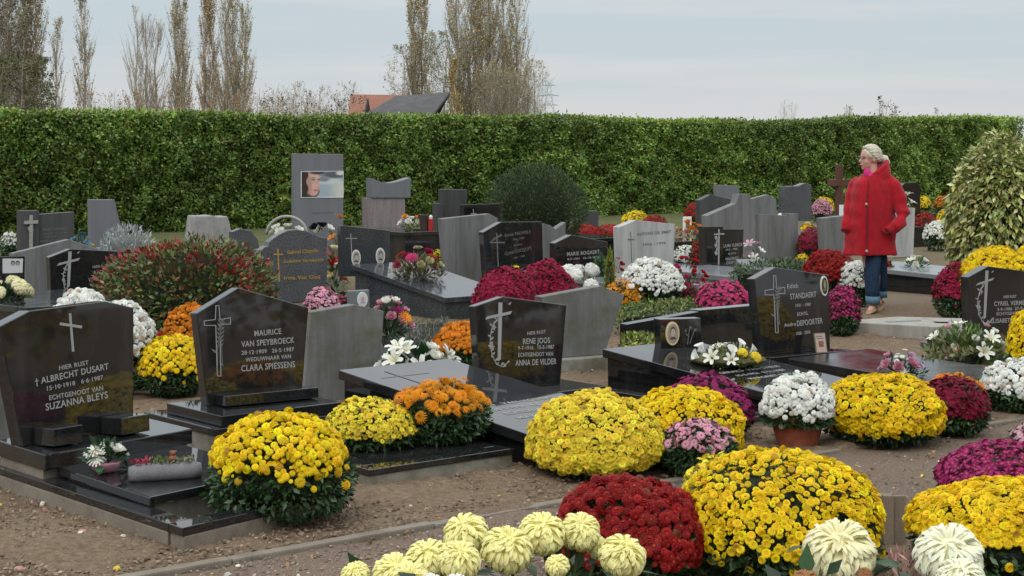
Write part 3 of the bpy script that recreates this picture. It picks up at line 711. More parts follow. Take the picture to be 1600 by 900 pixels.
gq = (np.arange(ny_-1)[:, None]*nx_ + np.arange(nx_-1)[None]).reshape(-1); gq = np.stack([gq, gq+1, gq+nx_+1, gq+nx_], -1)
tag(link('ground', np_mesh('ground', np.stack([XX, YY, ZZ], -1).reshape(-1, 3), gq), soil_mat(), smooth=True), 'brown raked cemetery soil and gravel path', None, None, 'structure')
# clods and pebbles lying on the soil
def pebbles(name, n, lo, hi, wlo, whi, colours, seed, label):
    rng = np.random.default_rng(seed)
    Y = 1/np.sqrt(rng.uniform(1/16.0**2, 1/5.6**2, n)); px = rng.uniform(-60, 1660, n); X = (px-HX)/F*Y
    w = -CA*X+SA*Y; k = (w > wlo) & (w < whi); X, Y = X[k], Y[k]; n = len(X)
    tv = np.array([(1,0,0),(0,1,0),(-1,0,0),(0,-1,0),(0,0,.7),(0,0,-.5)], dtype=float); tq = np.array([(0,1,4,4),(1,2,4,4),(2,3,4,4),(3,0,4,4)])
    tv = np.array([(-1,-.7,-.3),(1,-.8,-.3),(.9,.8,-.3),(-.8,.9,-.3),(-.6,-.4,.5),(.6,-.5,.6),(.5,.5,.5),(-.5,.5,.6)])
    tq = np.array([(4,5,6,7),(0,1,5,4),(1,2,6,5),(2,3,7,6),(3,0,4,7)])
    s = np.stack([rng.uniform(lo, hi, n), rng.uniform(lo, hi, n), rng.uniform(lo, hi, n)*0.7], -1)
    z = np.where((w[k] > 5.9) & (w[k] < 8.5), 0.008, 0.0)
    ci = rng.integers(0, len(colours), n); C = np.array(colours)[ci]*np.exp(rng.normal(0, .25, (n, 1)))
    V, Q, C = scatter(tv, tq, np.stack([X, Y, z + s[:, 2]*0.2], -1), zframes(np.tile([[0, 0, 1.]], (n, 1)) + rng.normal(0, .25, (n, 3)), rng.uniform(0, 6.28, n)), s, np.clip(C, 0, .8))
    tag(link(name, np_mesh(name, V, Q, C), M['bark']), label, None, None, 'stuff')
SOILC = [(0.18, 0.128, 0.085), (0.145, 0.1, 0.065), (0.21, 0.155, 0.108), (0.115, 0.08, 0.053)]
pebbles('soil_clods', 30000, 0.003, 0.011, 5.95, 8.6, SOILC, 5, 'crumbled brown clods of earth')
pebbles('path_gravel', 16000, 0.003, 0.009, 4.7, 5.92, [(0.2, 0.15, 0.115), (0.14, 0.1, 0.078), (0.27, 0.21, 0.165), (0.2, 0.13, 0.1)], 6, 'fine reddish path gravel')
pebbles('far_gravel', 9000, 0.004, 0.014, 8.6, 13.0, [(0.2, 0.16, 0.125), (0.14, 0.11, 0.085), (0.3, 0.26, 0.21)], 8, 'fine gravel between the rows')
pebbles('fallen_petals', 420, 0.006, 0.02, 4.7, 12.0, [(0.6, 0.42, 0.05), (0.5, 0.45, 0.38), (0.2, 0.12, 0.06), (0.12, 0.075, 0.04), (0.3, 0.19, 0.08), (0.4, 0.2, 0.17)], 9, 'scattered fallen petals and leaf scraps')
M['earthcon'] = weathered('earth_stained_concrete', (0.21, 0.18, 0.14), (0.13, 0.1, 0.075), None, 0.95, False, 7.0)
# low edging of the gravel path, one long strip with a joint every metre
mb = MB(); u = -1.5
rr = random.Random(4)
while u < 13:
    a, b_ = u+0.003, u+0.997; dz = rr.uniform(-.006, .008); dw = rr.uniform(-.012, .012)
    q = [UW(a, 5.885+dw), UW(b_, 5.885+dw), UW(b_, 5.945+dw), UW(a, 5.945+dw)]
    mb.hull([(p.x, p.y, -0.06) for p in q], [(p.x, p.y, 0.013+dz) for p in q]); u += 1.0
tag(mb.build('path_kerb', M['earthcon'], None, 0.008), 'grey concrete edging strip along the path', None, None, 'structure')

# ------------------------------------------------------------------ hedge
def make_hedge(label, p0, p1, depth, h0, h1, n, seed):
    rng = np.random.default_rng(seed); p0, p1 = Vector(p0), Vector(p1); d = p1-p0; L = d.length; d.normalize(); b = Vector((-d.y, d.x))
    root = empty('hedge', (p0.x, p0.y, 0), label, 'hedge', None, math.atan2(d.y, d.x))
    ntop = int(n*0.16); nf = n-ntop
    x = rng.uniform(0, L, n); hh = h0+(h1-h0)*np.clip((x/L-0.72)/0.28, 0, 1)
    hh = hh + 0.05*np.sin(x*0.9+seed)*np.sin(x*0.37) + 0.012*np.sin(x*2.3)
    bul = 0.06*np.sin(x*1.1+1)*1 + 0.05*np.sin(x*2.7)
    z = np.concatenate([rng.uniform(0.0, 1.0, nf)*hh[:nf], hh[nf:]+rng.normal(-.02, .03, ntop)+np.where(rng.uniform(size=ntop) < .03, rng.uniform(0, .09, ntop), 0)])
    cl = vnoise(x, z*1.2, 2.6, seed+1)+0.7*vnoise(x, z*1.2, 6.0, seed+2)
    y = np.concatenate([bul[:nf] + 0.15*cl[:nf]*-1 + np.abs(rng.normal(0, 0.1, nf))-.02, rng.uniform(0, depth*0.7, ntop)])
    y = y + 0.05*np.clip((z/hh-0.93)/0.07, 0, 1)
    pos = np.stack([x, y, z], -1)
    out = np.where(np.arange(n)[:, None] < nf, np.array([[0, -1, 0.35]]), np.array([[0, -0.2, 1.0]]))
    dn = unit(out*0.75 + rng.normal(0, 0.55, (n, 3))); ld = unit(rng.normal(0, 0.65, (n, 3)) + np.array([0, -0.3, 0.05]) + out*0.3)
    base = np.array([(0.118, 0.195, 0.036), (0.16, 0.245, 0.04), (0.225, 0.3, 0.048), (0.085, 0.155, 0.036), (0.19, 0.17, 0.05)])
    ci = rng.choice(5, n, p=[.34, .3, .14, .17, .05]); ci[nf:] = np.where(rng.uniform(size=ntop) < .55, 2, ci[nf:])  # top leaves lighter: young growth, plus sky light put into the colour
    patch = np.exp(0.3*vnoise(x, z, 0.35, seed+6)+0.22*vnoise(x, z, 0.9, seed+3)+0.26*vnoise(x, z, 3.2, seed+4))
    C = np.clip(base[ci]*patch[:, None]*np.exp(rng.normal(0, .2, (n, 1))), 0, .6)
    m = rng.uniform(size=n) < 0.012; C[m] = np.array([0.2, 0.09, 0.03])
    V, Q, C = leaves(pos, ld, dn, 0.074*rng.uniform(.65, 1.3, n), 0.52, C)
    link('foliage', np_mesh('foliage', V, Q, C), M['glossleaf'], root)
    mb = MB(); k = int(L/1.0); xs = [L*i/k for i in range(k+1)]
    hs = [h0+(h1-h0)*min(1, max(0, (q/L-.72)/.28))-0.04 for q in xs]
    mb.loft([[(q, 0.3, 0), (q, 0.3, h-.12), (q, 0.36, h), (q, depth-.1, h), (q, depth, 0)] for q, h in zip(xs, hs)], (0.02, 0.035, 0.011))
    mb.build('dark_core', M['bark'], root)  # solid dark box; the shade between the leaves is put into its colour
    return root
HP0 = UW(-7.5 + 15.0, 28.7); HP0 = UW(5.5, 28.7); HP1 = UW(43.6, 28.7)
make_hedge('tall clipped green laurel hedge along the back of the cemetery', (HP0.x, HP0.y), (HP1.x, HP1.y), 1.0, 2.2, 2.42, 200000, 21)
p2_ = UW(43.7, 30.2); p3_ = UW(43.7, 44.0)
make_hedge('further stretch of hedge turning away at the far right corner', (p2_.x, p2_.y), (p3_.x, p3_.y), 1.0, 2.25, 2.25, 22000, 22)

# ------------------------------------------------------------------ trees behind the hedge
def limbs_np(segs, col, rng):
    """three-sided tapered sticks: segs rows x0 y0 z0 x1 y1 z1 r0 r1"""
    S = np.array(segs); a, b = S[:, :3], S[:, 3:6]; d = unit(b-a); R = frames(d, np.tile([[0.3, 0.9, 0.1]], (len(S), 1)) + rng.normal(0, .1, (len(S), 3)))
    V = []
    for i in range(3):
        q = 2*math.pi*i/3; off = R[:, :, 0]*math.cos(q) + R[:, :, 2]*math.sin(q)
        V += [a + off*S[:, 6:7], b + off*S[:, 7:8]]
    V = np.stack(V, 1); n = len(S)
    Q = np.array([(0, 2, 3, 1), (2, 4, 5, 3), (4, 0, 1, 5)])[None] + (np.arange(n)*6)[:, None, None]
    return V.reshape(-1, 3), Q.reshape(-1, 4), np.repeat(tint(rng, col, n, .2, .04), 6, 0)
def tree(label, px, Y, top, wid, leafc, nleaf, nb=34, kind='poplar', twig=7, leafL=0.3, stems=1, low=1.5, group='bare autumn trees beyond the hedge', bark=(0.42, 0.36, 0.29), cat='tree', name=None, lean=0.0, leaflow=0.0, topy=1.0):
    SEED[0] += 1; rng = np.random.default_rng(SEED[0])
    nb = int(nb*1.6); twig = int(twig*1.8); nleaf = int(nleaf*3.6); leafL *= .52
    root = empty(name or {'poplar': 'poplar_tree', 'round': 'willow_tree', 'bush': 'bare_shrub'}[kind], at(px, Y), label, cat, group)
    Ht = Zp(top, Y); Rw = wid/2*Y/F*(.84 if kind == 'poplar' else 1.0); trunk, crown, tips = [], [], []
    for s in range(stems):
        ox = (s-(stems-1)/2)*Rw*(.62 if kind == 'poplar' else 1.0) if stems > 1 else 0.0; hs = Ht*(1-0.1*((s*7) % 3)/2) if stems > 1 else Ht
        n = 9; pts = [np.array([ox + lean*hs*(i/n)**1.5 + rng.normal(0, .012*hs*(i/n)), rng.normal(0, .01*hs*(i/n)), hs*i/n]) for i in range(n+1)]
        trunk = []; r0 = 0.012*hs if kind != 'bush' else 0.008*hs
        for i in range(n): trunk.append((*pts[i], *pts[i+1], r0*(1-i/n)**.8+.015, r0*(1-(i+1)/n)**.8+.012))
        V, Q, C = limbs_np(trunk, bark, rng); link('trunk', np_mesh('trunk', V, Q, C), M['bark'], root)
        for b in range(nb):
            t = low/hs + (0.97-low/hs)*rng.uniform(0, 1)**1.15; f = t*n; i = min(int(f), n-1); p = pts[i]+(pts[i+1]-pts[i])*(f-i)
            az = rng.uniform(0, 6.28)
            if kind == 'poplar':
                prof = min(1.0, 0.35+1.6*(1-t))*(0.6+0.4*min(1, t*6)); Lb = hs*rng.uniform(.12, .26)*(1.1-0.5*t); outr = Rw*prof*rng.uniform(.45, 1.1)/(1.0 if stems == 1 else 1.25); bow = .5
            elif kind == 'round':
                prof = math.sqrt(max(0.05, 1-((t-.6)/.5)**2)); Lb = hs*rng.uniform(.18, .36); outr = Rw*prof*rng.uniform(.5, 1.0); bow = 0.9
            else:
                Lb = hs*rng.uniform(.25, .6)*(1.1-t); outr = Rw*rng.uniform(.3, 1.0); bow = .8
            Lb = min(Lb, max(hs*1.0-p[2], .06*hs))
            e = p + np.array([math.cos(az)*outr, math.sin(az)*outr, Lb]); q = p + (e-p)*np.array([bow*1.2, bow*1.2, .38]); rb = r0*(0.2*(1-t)+.04)
            for (c0, c1, ra, rc) in ((p, q, rb, rb*.75), (q, e, rb*.75, .012)): crown.append((*c0, *c1, ra, rc))
            for k in range(twig):
                u = rng.uniform(.25, 1.0); m = p+(q-p)*u*2 if u < .5 else q+(e-q)*(u*2-1)
                tl = Lb*rng.uniform(.2, .6); ta = az+rng.normal(0, 1.2); sp = .28 if kind == 'poplar' else .65
                g = m + np.array([math.cos(ta)*tl*sp, math.sin(ta)*tl*sp, tl*rng.uniform(.6, 1.0)*(1 if kind != 'round' else rng.uniform(-.3, 1))]); g[2] = min(g[2], Ht*1.01)
                crown.append((*m, *g, rb*.2+.004, .003)); tips.append((m, g))
    parts = [limbs_np(crown, tuple(c*1.05 for c in bark), rng)]
    if nleaf:
        ti = rng.integers(0, len(tips), nleaf); A = np.array([t[0] for t in tips])[ti]; B = np.array([t[1] for t in tips])[ti]
        p = A+(B-A)*rng.uniform(.1, 1.05, (nleaf, 1))+rng.normal(0, .05+.012*Rw, (nleaf, 3))
        if leaflow:
            k = rng.uniform(size=nleaf) < np.clip(1.25-p[:, 2]/Ht*leaflow, .12, 1); p = p[k]
        m = len(p)
        parts.append(leaves(p, rng.normal(0, 1, (m, 3)), rng.normal(0, 1, (m, 3)), leafL*rng.uniform(.5, 1.3, m), .6, tint(rng, leafc, m, .3, .12)))
    V, Q, C = join(*parts); link('crown', np_mesh('crown', V, Q, C), M['bark'], root)
    return root
OLIVE, RUST, GREYL = (0.36, 0.28, 0.09), (0.42, 0.25, 0.08), (0.36, 0.31, 0.2)
tree('dense brown tree at the far left edge above the hedge', -2, 120, -75, 110, (0.2, 0.17, 0.09), 3600, 120, 'poplar', 9, .3, 2, low=2.0)
tree('broad half bare tree just right of the leftmost tree', 48, 121, -40, 60, (0.27, 0.2, 0.08), 1800, 70, 'poplar', 9, .28, 2, low=2.0)
tree('low dark bushy tree under the trees at the far left', 35, 110, 92, 105, (0.12, 0.12, 0.055), 3200, 60, 'round', 7, .28, low=1.0, cat='tree')
tree('slim short bare poplar beside the dense left trees', 87, 150, 30, 32, GREYL, 260, 42, low=2.0)
tree('second slim bare poplar from the left, standing clear of the others', 131, 150, -10, 40, GREYL, 520, 52, low=2.5)
tree('bare fan shaped tree without leaves in the left gap', 229, 150, 12, 60, GREYL, 60, 46, stems=3, twig=8, low=2.0)
tree('poplar with olive leaves, first of the close trio of poplars', 281, 150, -12, 40, OLIVE, 900, 56, stems=2, low=2.0)
tree('poplar with rusty leaves, middle of the close trio of poplars', 325, 150, -20, 40, RUST, 950, 56, stems=2, low=2.0)
tree('wider twin stemmed poplar, right hand of the close trio', 368, 150, -15, 54, OLIVE, 1200, 70, stems=3, low=2.0)
tree('rust coloured scrub under the trio of poplars', 330, 140, 138, 150, (0.28, 0.13, 0.05), 700, 26, 'bush', 6, .3, 5, low=.5, cat='scrub')
tree('reddish bare scrub right of the trio of poplars', 402, 140, 140, 50, (0.2, 0.1, 0.06), 240, 16, 'bush', 6, .25, 3, low=.5, cat='scrub')
tree('thin grey scrub in the gap between the left poplars', 172, 140, 142, 60, GREYL, 60, 14, 'bush', 6, .2, 3, low=.5, cat='scrub')
tree('low bare shrub left of the shed roofs', 458, 120, 130, 46, (0.17, 0.13, 0.08), 120, 18, 'bush', 6, .2, 3, low=.5, cat='scrub')
tree('bare spreading shrub close to the red roof', 514, 120, 128, 52, (0.14, 0.12, 0.06), 260, 20, 'bush', 6, .2, 4, low=.5, cat='scrub')
tree('dark bushy scrub in front of the red roof', 490, 95, 152, 75, (0.06, 0.065, 0.025), 500, 20, 'bush', 6, .2, 4, low=.4, cat='scrub')
tree('slender olive poplar behind the shed roofs', 652, 150, -18, 44, (0.34, 0.25, 0.075), 1500, 64, stems=2, low=2.0)
tree('grey rounded willow left of the slender poplar by the sheds', 632, 149, 72, 46, (0.26, 0.23, 0.13), 650, 34, 'round', 7, .25, low=2.0)
tree('grey green willow between the two tall poplars by the sheds', 690, 146, 52, 62, (0.2, 0.19, 0.09), 1500, 48, 'round', 8, .26, low=1.5, lean=.06)
tree('tall broad poplar with olive leaves right of the shed roofs', 735, 148, -55, 74, (0.38, 0.3, 0.095), 2600, 90, stems=3, low=1.5)
tree('tallest twin poplar, right of the shed roofs', 786, 149, -60, 80, (0.38, 0.31, 0.1), 2600, 96, stems=3, low=1.5)
tree('half bare grey tree at the right foot of the tallest poplars', 800, 145, 96, 48, (0.33, 0.3, 0.16), 1100, 44, 'bush', 8, .26, 4, low=.8)
tree('yellow brown young tree before the tall poplars', 712, 142, 95, 30, (0.34, 0.22, 0.055), 700, 26, 'poplar', 6, .26, low=.8)
tree('wispy bare sapling right of the big poplars', 824, 146, 110, 18, GREYL, 130, 22, 'poplar', 6, .2, low=.8)
tree('tiny bare tree on the horizon left of the woman', 1231, 230, 156, 22, GREYL, 30, 16, 'bush', 5, .2, 2, low=.5)
tree('pair of tiny poplars on the horizon above the woman', 1325, 230, 163, 18, (0.17, 0.15, 0.08), 160, 22, 'poplar', 5, .3, 2, low=.5)
tree('wind bent young tree right of the woman above the hedge', 1376, 90, 154, 44, (0.08, 0.085, 0.04), 160, 14, 'poplar', 5, .22, 3, low=.5, lean=.12)
tree('faint single poplar on the horizon at the far right', 1463, 260, 168, 10, (0.2, 0.15, 0.1), 120, 16, 'poplar', 5, .3, low=.5)
for k, (x, y, hgt) in enumerate(((17.5, 4.5, 7.5), (20.5, 0.5, 8.5), (23.5, -4.5, 7.0), (16.5, 9.8, 5.0))):
    pass

# ------------------------------------------------------------------ sheds and pylon
def shed(label, pl_pts, hz, Y0, depth, mat_roof, mat_wall, dark_gable=None):
    """gable shed: ridge from (x0,z0) to (x1,z1) in photo pixels at distance Y0, eaves below"""
    (rx0, ry0), (rx1, ry1), (ex0, ey0), (ex1, ey1) = pl_pts
    A, B = at(rx0, Y0+depth/2, Zp(ry0, Y0+depth/2)), at(rx1, Y0+depth/2, Zp(ry1, Y0+depth/2))
    C, D_ = at(ex0, Y0, Zp(ey0, Y0)), at(ex1, Y0, Zp(ey1, Y0))
    C2, D2 = Vector((C.x, C.y+depth, C.z)), Vector((D_.x, D_.y+depth, D_.z))
    root = empty('shed', (0.5*(C.x+D_.x), Y0+depth/2, 0), label, 'shed'); o = root.location
    L = lambda v: Vector(v)-o
    up = Vector((0, 0, .14))
    mb = MB().hull([L(C-up), L(D_-up), L(B-up), L(A-up)], [L(C), L(D_), L(B), L(A)]); mb.hull([L(A-up), L(B-up), L(D2-up), L(C2-up)], [L(A), L(B), L(D2), L(C2)])
    mb.build('roof', mat_roof, root)
    i = 0.25; w0, w1 = C.x+i, D_.x-i*2.2
    mb = MB()
    mb.hull([L((w0, Y0+i, 0)), L((w1, Y0+i, 0)), L((w1, Y0+depth-i, 0)), L((w0, Y0+depth-i, 0))], [L((w0, Y0+i, C.z-.2)), L((w1, Y0+i, D_.z-.2)), L((w1, Y0+depth-i, D_.z-.2)), L((w0, Y0+depth-i, C.z-.2))])
    for x, R in ((w0, A), (w1, B)):
        mb.hull([L((x-.04, Y0+i, C.z-.25)), L((x+.04, Y0+i, C.z-.25)), L((x+.04, Y0+depth-i, C.z-.25)), L((x-.04, Y0+depth-i, C.z-.25))],
                [L((x-.04, Y0+depth/2-.02, R.z-.2)), L((x+.04, Y0+depth/2-.02, R.z-.2)), L((x+.04, Y0+depth/2+.02, R.z-.2)), L((x-.04, Y0+depth/2+.02, R.z-.2))])
    mb.build('wall', mat_wall, root)
    return root
def tile_mat(name, a, b_, sc):
    m, n, l, b = new_mat(name); tc = n.new('ShaderNodeTexCoord'); w = n.new('ShaderNodeTexBrick'); w.inputs['Scale'].default_value = sc
    w.inputs['Color1'].default_value = (*a, 1); w.inputs['Color2'].default_value = (*b_, 1); w.inputs['Mortar'].default_value = (*[c*.55 for c in a], 1)
    w.inputs['Mortar Size'].default_value = .035
    l.new(tc.outputs['Object'], w.inputs['Vector']); t = nz(n, l, 1.4, 4.0)
    l.new(mixc(n, l, .45, w.outputs['Color'], ramp(n, l, t.outputs['Fac'], [(.3, tuple(c*.6 for c in a)), (.7, b_)]).outputs[0]), b.inputs['Base Color']); b.inputs['Roughness'].default_value = .85
    return m
shed('old shed with an orange red clay tile roof', ((548, 147.5), (640, 148.5), (543, 182), (640, 183)), 0, 98.0, 5.0, tile_mat('clay_tiles', (0.24, 0.1, 0.065), (0.32, 0.13, 0.08), 2.2), tile_mat('old_brick', (0.16, 0.08, 0.06), (0.2, 0.1, 0.07), 2.5))
shed('grey roofed barn with a dark open end beside the red roof', ((618, 150), (703, 144), (560, 184), (672, 184)), 0, 92.0, 6.0, weathered('grey_corrugated_roof', (0.085, 0.08, 0.08), (0.05, 0.048, 0.048), None, .8, True, 2.0, 30.0), plain('shaded_opening', (0.02, 0.018, 0.016), .9))  # near-black walls: the shade of the open end is put into their colour
def pylon(px, Y, top):
    root = empty('power_pylon', at(px, Y), 'faint grey lattice power pylon far off on the horizon', 'pylon')
    h = Zp(top, Y); mb = MB(); c = (0.5, 0.54, 0.58); nlev = 7  # pale blue grey: the distance haze is put into the lattice colour
    hw = lambda z: (3.6*(1-z/h)**1.3+.35)
    lev = [h*i/nlev for i in range(nlev+1)]
    for i in range(nlev):
        a, b_ = lev[i], lev[i+1]; P = [Vector((sx*hw(a), sy*hw(a), a)) for sx, sy in ((-1,-1),(1,-1),(1,1),(-1,1))]; Q = [Vector((sx*hw(b_), sy*hw(b_), b_)) for sx, sy in ((-1,-1),(1,-1),(1,1),(-1,1))]
        for k in range(4):
            mb.tube([P[k], Q[k]], .16, 4, c); mb.tube([P[k], Q[(k+1) % 4]], .07, 4, c); mb.tube([P[(k+1) % 4], Q[k]], .07, 4, c)
    mb.build('lattice_tower', M['bark'], root)
    for z, w in ((.93, 2.2), (.78, 3.4), (.64, 2.9)):
        MB().tube([(-w, 0, h*z), (0, 0, h*z+.5), (w, 0, h*z)], .13, 4, c).tube([(-w, 0, h*z), (w, 0, h*z)], .1, 4, c).build('cross_arm', M['bark'], root)
pylon(858, 560, 126)

# autumn trees off to the right of the view, mirrored in the polished headstones
for lab, x, y, h_, c in (('yellow leaved autumn tree beyond the right edge, nearest the graves', 10.5, 7.2, 3.4, (0.55, 0.36, 0.04)), ('brown leaved autumn tree beyond the right edge', 12.5, 4.0, 3.6, (0.5, 0.3, 0.05)), ('olive autumn tree beyond the right edge', 13.5, 11.5, 3.2, (0.42, 0.33, 0.05)), ('tall rusty autumn tree beyond the right edge', 17.0, -.5, 5.0, (0.45, 0.25, 0.04))):
    SEED[0] += 1; rng = np.random.default_rng(SEED[0]); root = empty('autumn_tree', (x, y, 0), lab, 'tree', 'autumn trees right of the view')
    MB().tube([(0, 0, 0), (.05, 0, h_*.4), (0, .05, h_*.8)], [.12, .09, .03], 8, (0.1, 0.08, 0.06)).build('trunk', M['bark'], root)
    n = 2600; d = fib_dirs(n, -.9); k = rng.uniform(.5, 1.05, n)*(1+.22*lump(d, SEED[0], 3.0)); p = np.stack([d[:, 0]*1.45*k, d[:, 1]*1.45*k, h_*.52+d[:, 2]*h_*.45*k], -1)
    link('crown', np_mesh('crown', *leaves(p, rng.normal(0, 1, (n, 3)), rng.normal(0, 1, (n, 3)), .2*rng.uniform(.6, 1.3, n), .6, tint(rng, c, n, .35, .12))), M['leaf'], root)

# ------------------------------------------------------------------ grave surrounds and slabs
def quad_slab(mb, top, thick=None, zb=None):
    """top: four world points (any heights); goes down by thick or to zb"""
    bot = [(p[0], p[1], (p[2]-thick) if zb is None else zb) for p in top]
    A = sum(top[i][0]*top[(i+1) % 4][1]-top[(i+1) % 4][0]*top[i][1] for i in range(4))
    if A < 0: top, bot = top[::-1], bot[::-1]
    return mb.hull(bot, top)
def rel(root, pts): return [Vector(p)-root.location for p in pts]
def rect(u0, u1, w0, w1, zf, zk): return [UW(u0, w0, zf), UW(u1, w0, zf), UW(u1, w1, zk), UW(u0, w1, zk)]
def tomb(label, u0, u1, w0, w1, zf, zk, lid=.05, over=.025, mat='deepblack', body=None, lines=None, name='grave_slab', plinth=None, cat='grave'):
    """a raised slab grave: polished lid sloping from the head (zk) to the foot (zf) on a closed body"""
    c = UW((u0+u1)/2, (w0+w1)/2); root = empty(name, c, label, cat)
    mb = MB(); quad_slab(mb, rel(root, rect(u0, u1, w0, w1, zf, zk)), lid); mb.build('lid', M[mat], root, .006)
    mb = MB(); quad_slab(mb, rel(root, rect(u0+over, u1-over, w0+over, w1-over, zf-lid-.001, zk-lid-.001)), zb=-.05); mb.build('base', M[body or mat], root, .004)
    return root
def slab_text(root, u0, w0, zf, w1, zk, rows, mat='letter', size=.05):
    """lettering cut in a lid, read from the foot of the grave"""
    mb = MB(); k = (zk-zf)/(w1-w0)
    for body, u, w, width in rows:
        V, fs = text_mesh(body, .004); x0, x1 = V[:, 0].min(), V[:, 0].max(); sx = width/(x1-x0)
        mb.add([UW(u + (v[0]-x0)*sx, w + v[1]*size/.73, zf + k*(w + v[1]*size/.73 - w0) + .0015 + v[2]*.02) - root.location for v in V], fs)
    mb.build('inscription', M[mat], root)
def frame(root, u0, u1, w0, w1, z, bw=.1, lipm='black', basem='concrete', lip=.03, name='kerb'):
    """kerb stones round a grave bed: one part per side"""
    for a, b_, c, d in ((u0, u1, w0, w0+bw), (u0, u0+bw, w0+bw+.001, w1), (u1-bw, u1, w0+bw+.001, w1)):
        mb = MB(); quad_slab(mb, rel(root, rect(a, b_, c, d, z, z)), lip); k = mb.build(name, M[lipm], root, .004)
        e = .006; mb = MB(); quad_slab(mb, rel(root, rect(a+e, b_-e, c+e, d-e, z-lip-.001, z-lip-.001)), zb=-.08); mb.build('footing', M[basem], k, .006)

# --- first grave: low black plinth, lid and kerb frame at the left of the front row
def skew(o, au, av, s, t, z): # oblique local frame: o + s*u + t*v
    return Vector((o.x + s*math.sin(math.radians(au)) + t*math.cos(math.radians(av))*-1, o.y + s*math.cos(math.radians(au)) + t*math.sin(math.radians(av)), z))
o1 = G(285, 825, .1); AU, AV = 37.0, 49.0
g1 = empty('grave_surround', (o1.x, o1.y, 0), 'low black granite kerb frame and lid at the left front of the row', 'grave')
S1 = lambda s, t, z: skew(o1, AU, AV, s, t, z)
def bar(root, pts, lipm, basem, z, lip=.035, name='kerb'):
    mb = MB(); quad_slab(mb, rel(root, pts), lip); k = mb.build(name, M[lipm], root, .004)
    mb = MB(); c = sum((Vector(p) for p in pts), Vector())/4
    quad_slab(mb, rel(root, [Vector(p)+(c-Vector(p)).normalized()*.008 - Vector((0, 0, lip+.001)) for p in pts]), zb=-.08); mb.build('footing', M[basem], k, .006)
bar(g1, [S1(0, 0, .1), S1(.92, 0, .1), S1(.92, .11, .1), S1(0, .11, .1)], 'black', 'earthcon', .1)
bar(g1, [S1(0, .112, .1), S1(.11, .112, .1), S1(.11, 2.1, .1), S1(0, 2.1, .1)], 'black', 'earthcon', .1)
bar(g1, [S1(.81, .112, .1), S1(.92, .112, .1), S1(.92, 2.1, .1), S1(.81, 2.1, .1)], 'black', 'concrete', .1)
mb = MB(); quad_slab(mb, rel(g1, [S1(.1, .42, .142), S1(.86, .42, .142), S1(.86, 1.28, .15), S1(.1, 1.28, .15)]), .04); mb.build('lid', M['black'], g1, .006)
mb = MB(); quad_slab(mb, rel(g1, [S1(.15, .45, .099), S1(.8, .45, .099), S1(.8, 1.26, .099), S1(.15, 1.26, .099)]), zb=-.03); mb.build('bed', M['concrete'], g1)
mb = MB(); quad_slab(mb, rel(g1, [S1(.02, 1.26, .22), S1(.92, 1.26, .22), S1(.92, 1.78, .22), S1(.02, 1.78, .22)]), .075); mb.build('plinth', M['black'], g1, .006)
mb = MB(); quad_slab(mb, rel(g1, [S1(.03, 1.3, .143), S1(.91, 1.3, .143), S1(.91, 1.76, .143), S1(.03, 1.76, .143)]), zb=-.05); mb.build('plinth_footing', M['earthcon'], g1)
pt = S1(.42, 1.5, .22)
def feet(root, pl):
    for a, b_, y0, y1 in ((45, 108, 705, 672), (150, 212, 692, 652)):
        t0, _ = pl.tz(a+8, 690); t1, _ = pl.tz(b_-10, 680)
        MB().box((t0, -.17, .221), (t1, -.015, .305)).build('foot_block', M['black'], root, .005)
headstone('black polished headstone with a plain cross, leftmost of the front row', [(8, 511), (57, 486), (175, 471), (219, 481), (211, 668), (38, 702)], 125, point=pt, ang=38, th=.09, zb=.221, mat='black', lean=3.4,
    lines=[('HIER RUST', (99, 579), (145, 570), 7), ('\u2020 ALBRECHT DUSART', (61, 602), (176, 577), 10), ('15\u00b710\u00b71918   6\u00b76\u00b71987', (79, 611), (167, 593), 7), ('ECHTGENOOT VAN', (82, 626), (166, 610), 7.5), ('SUZANNA BLEYS', (76, 642), (173, 622), 11)],
    art=simple_cross(119, 491, 549, 509, 16, 4.2, slant=2.4), extras=feet)

# --- second grave
g2 = empty('grave_surround', UW(5.1, 7.4), 'kerbed grave bed planted with yellow and orange flowers before the second black headstone', 'grave')
frame(g2, 4.72, 5.62, 6.68, 7.92, .1, .11, 'black', 'concrete')
mb = MB(); quad_slab(mb, rel(g2, rect(4.58, 5.5, 7.88, 8.65, .155, .155)), .035); k = mb.build('head_slab', M['black'], g2, .005)
mb = MB(); quad_slab(mb, rel(g2, rect(4.59, 5.49, 7.89, 8.63, .118, .118)), zb=-.06); mb.build('footing', M['concrete'], k, .006)
mb = MB(); quad_slab(mb, rel(g2, rect(4.64, 5.4, 7.91, 8.5, .215, .215)), .058); mb.build('plinth', M['black'], g2, .005)
mb = MB(); quad_slab(mb, rel(g2, rect(4.835, 5.505, 6.795, 7.87, .092, .092)), zb=-.05); mb.build('bed_slab', M['black'], g2)
def footstep(root, pl):
    t0, _ = pl.tz(338, 640); t1, _ = pl.tz(482, 620)
    MB().box((t0, -.13, .216), (t1, -.002, .275)).build('foot_block', M['black'], root, .005)
headstone('black headstone with a thin outlined cross and wheat, second of the front row', [(313, 490), (379, 450), (488, 481), (473, 625), (326, 645)], 400, w=8.22, ang=54, th=.085, zb=.216, mat='black', lean=3.4,
    lines=[('MAURICE', (402, 526), (444, 522), 9), ('VAN SPEYBROECK', (381, 543), (464, 536), 9.5), ('28\u00b712\u00b71909   26\u00b75\u00b71987', (381, 555), (463, 549), 6.5), ('WEDUWNAAR VAN', (387, 566), (458, 560), 6.5), ('CLARA SPIESSENS', (380, 581), (464, 574), 10)],
    art=outline_cross(345, 478, 588, 504, 324, 365, 7), extras=footstep)
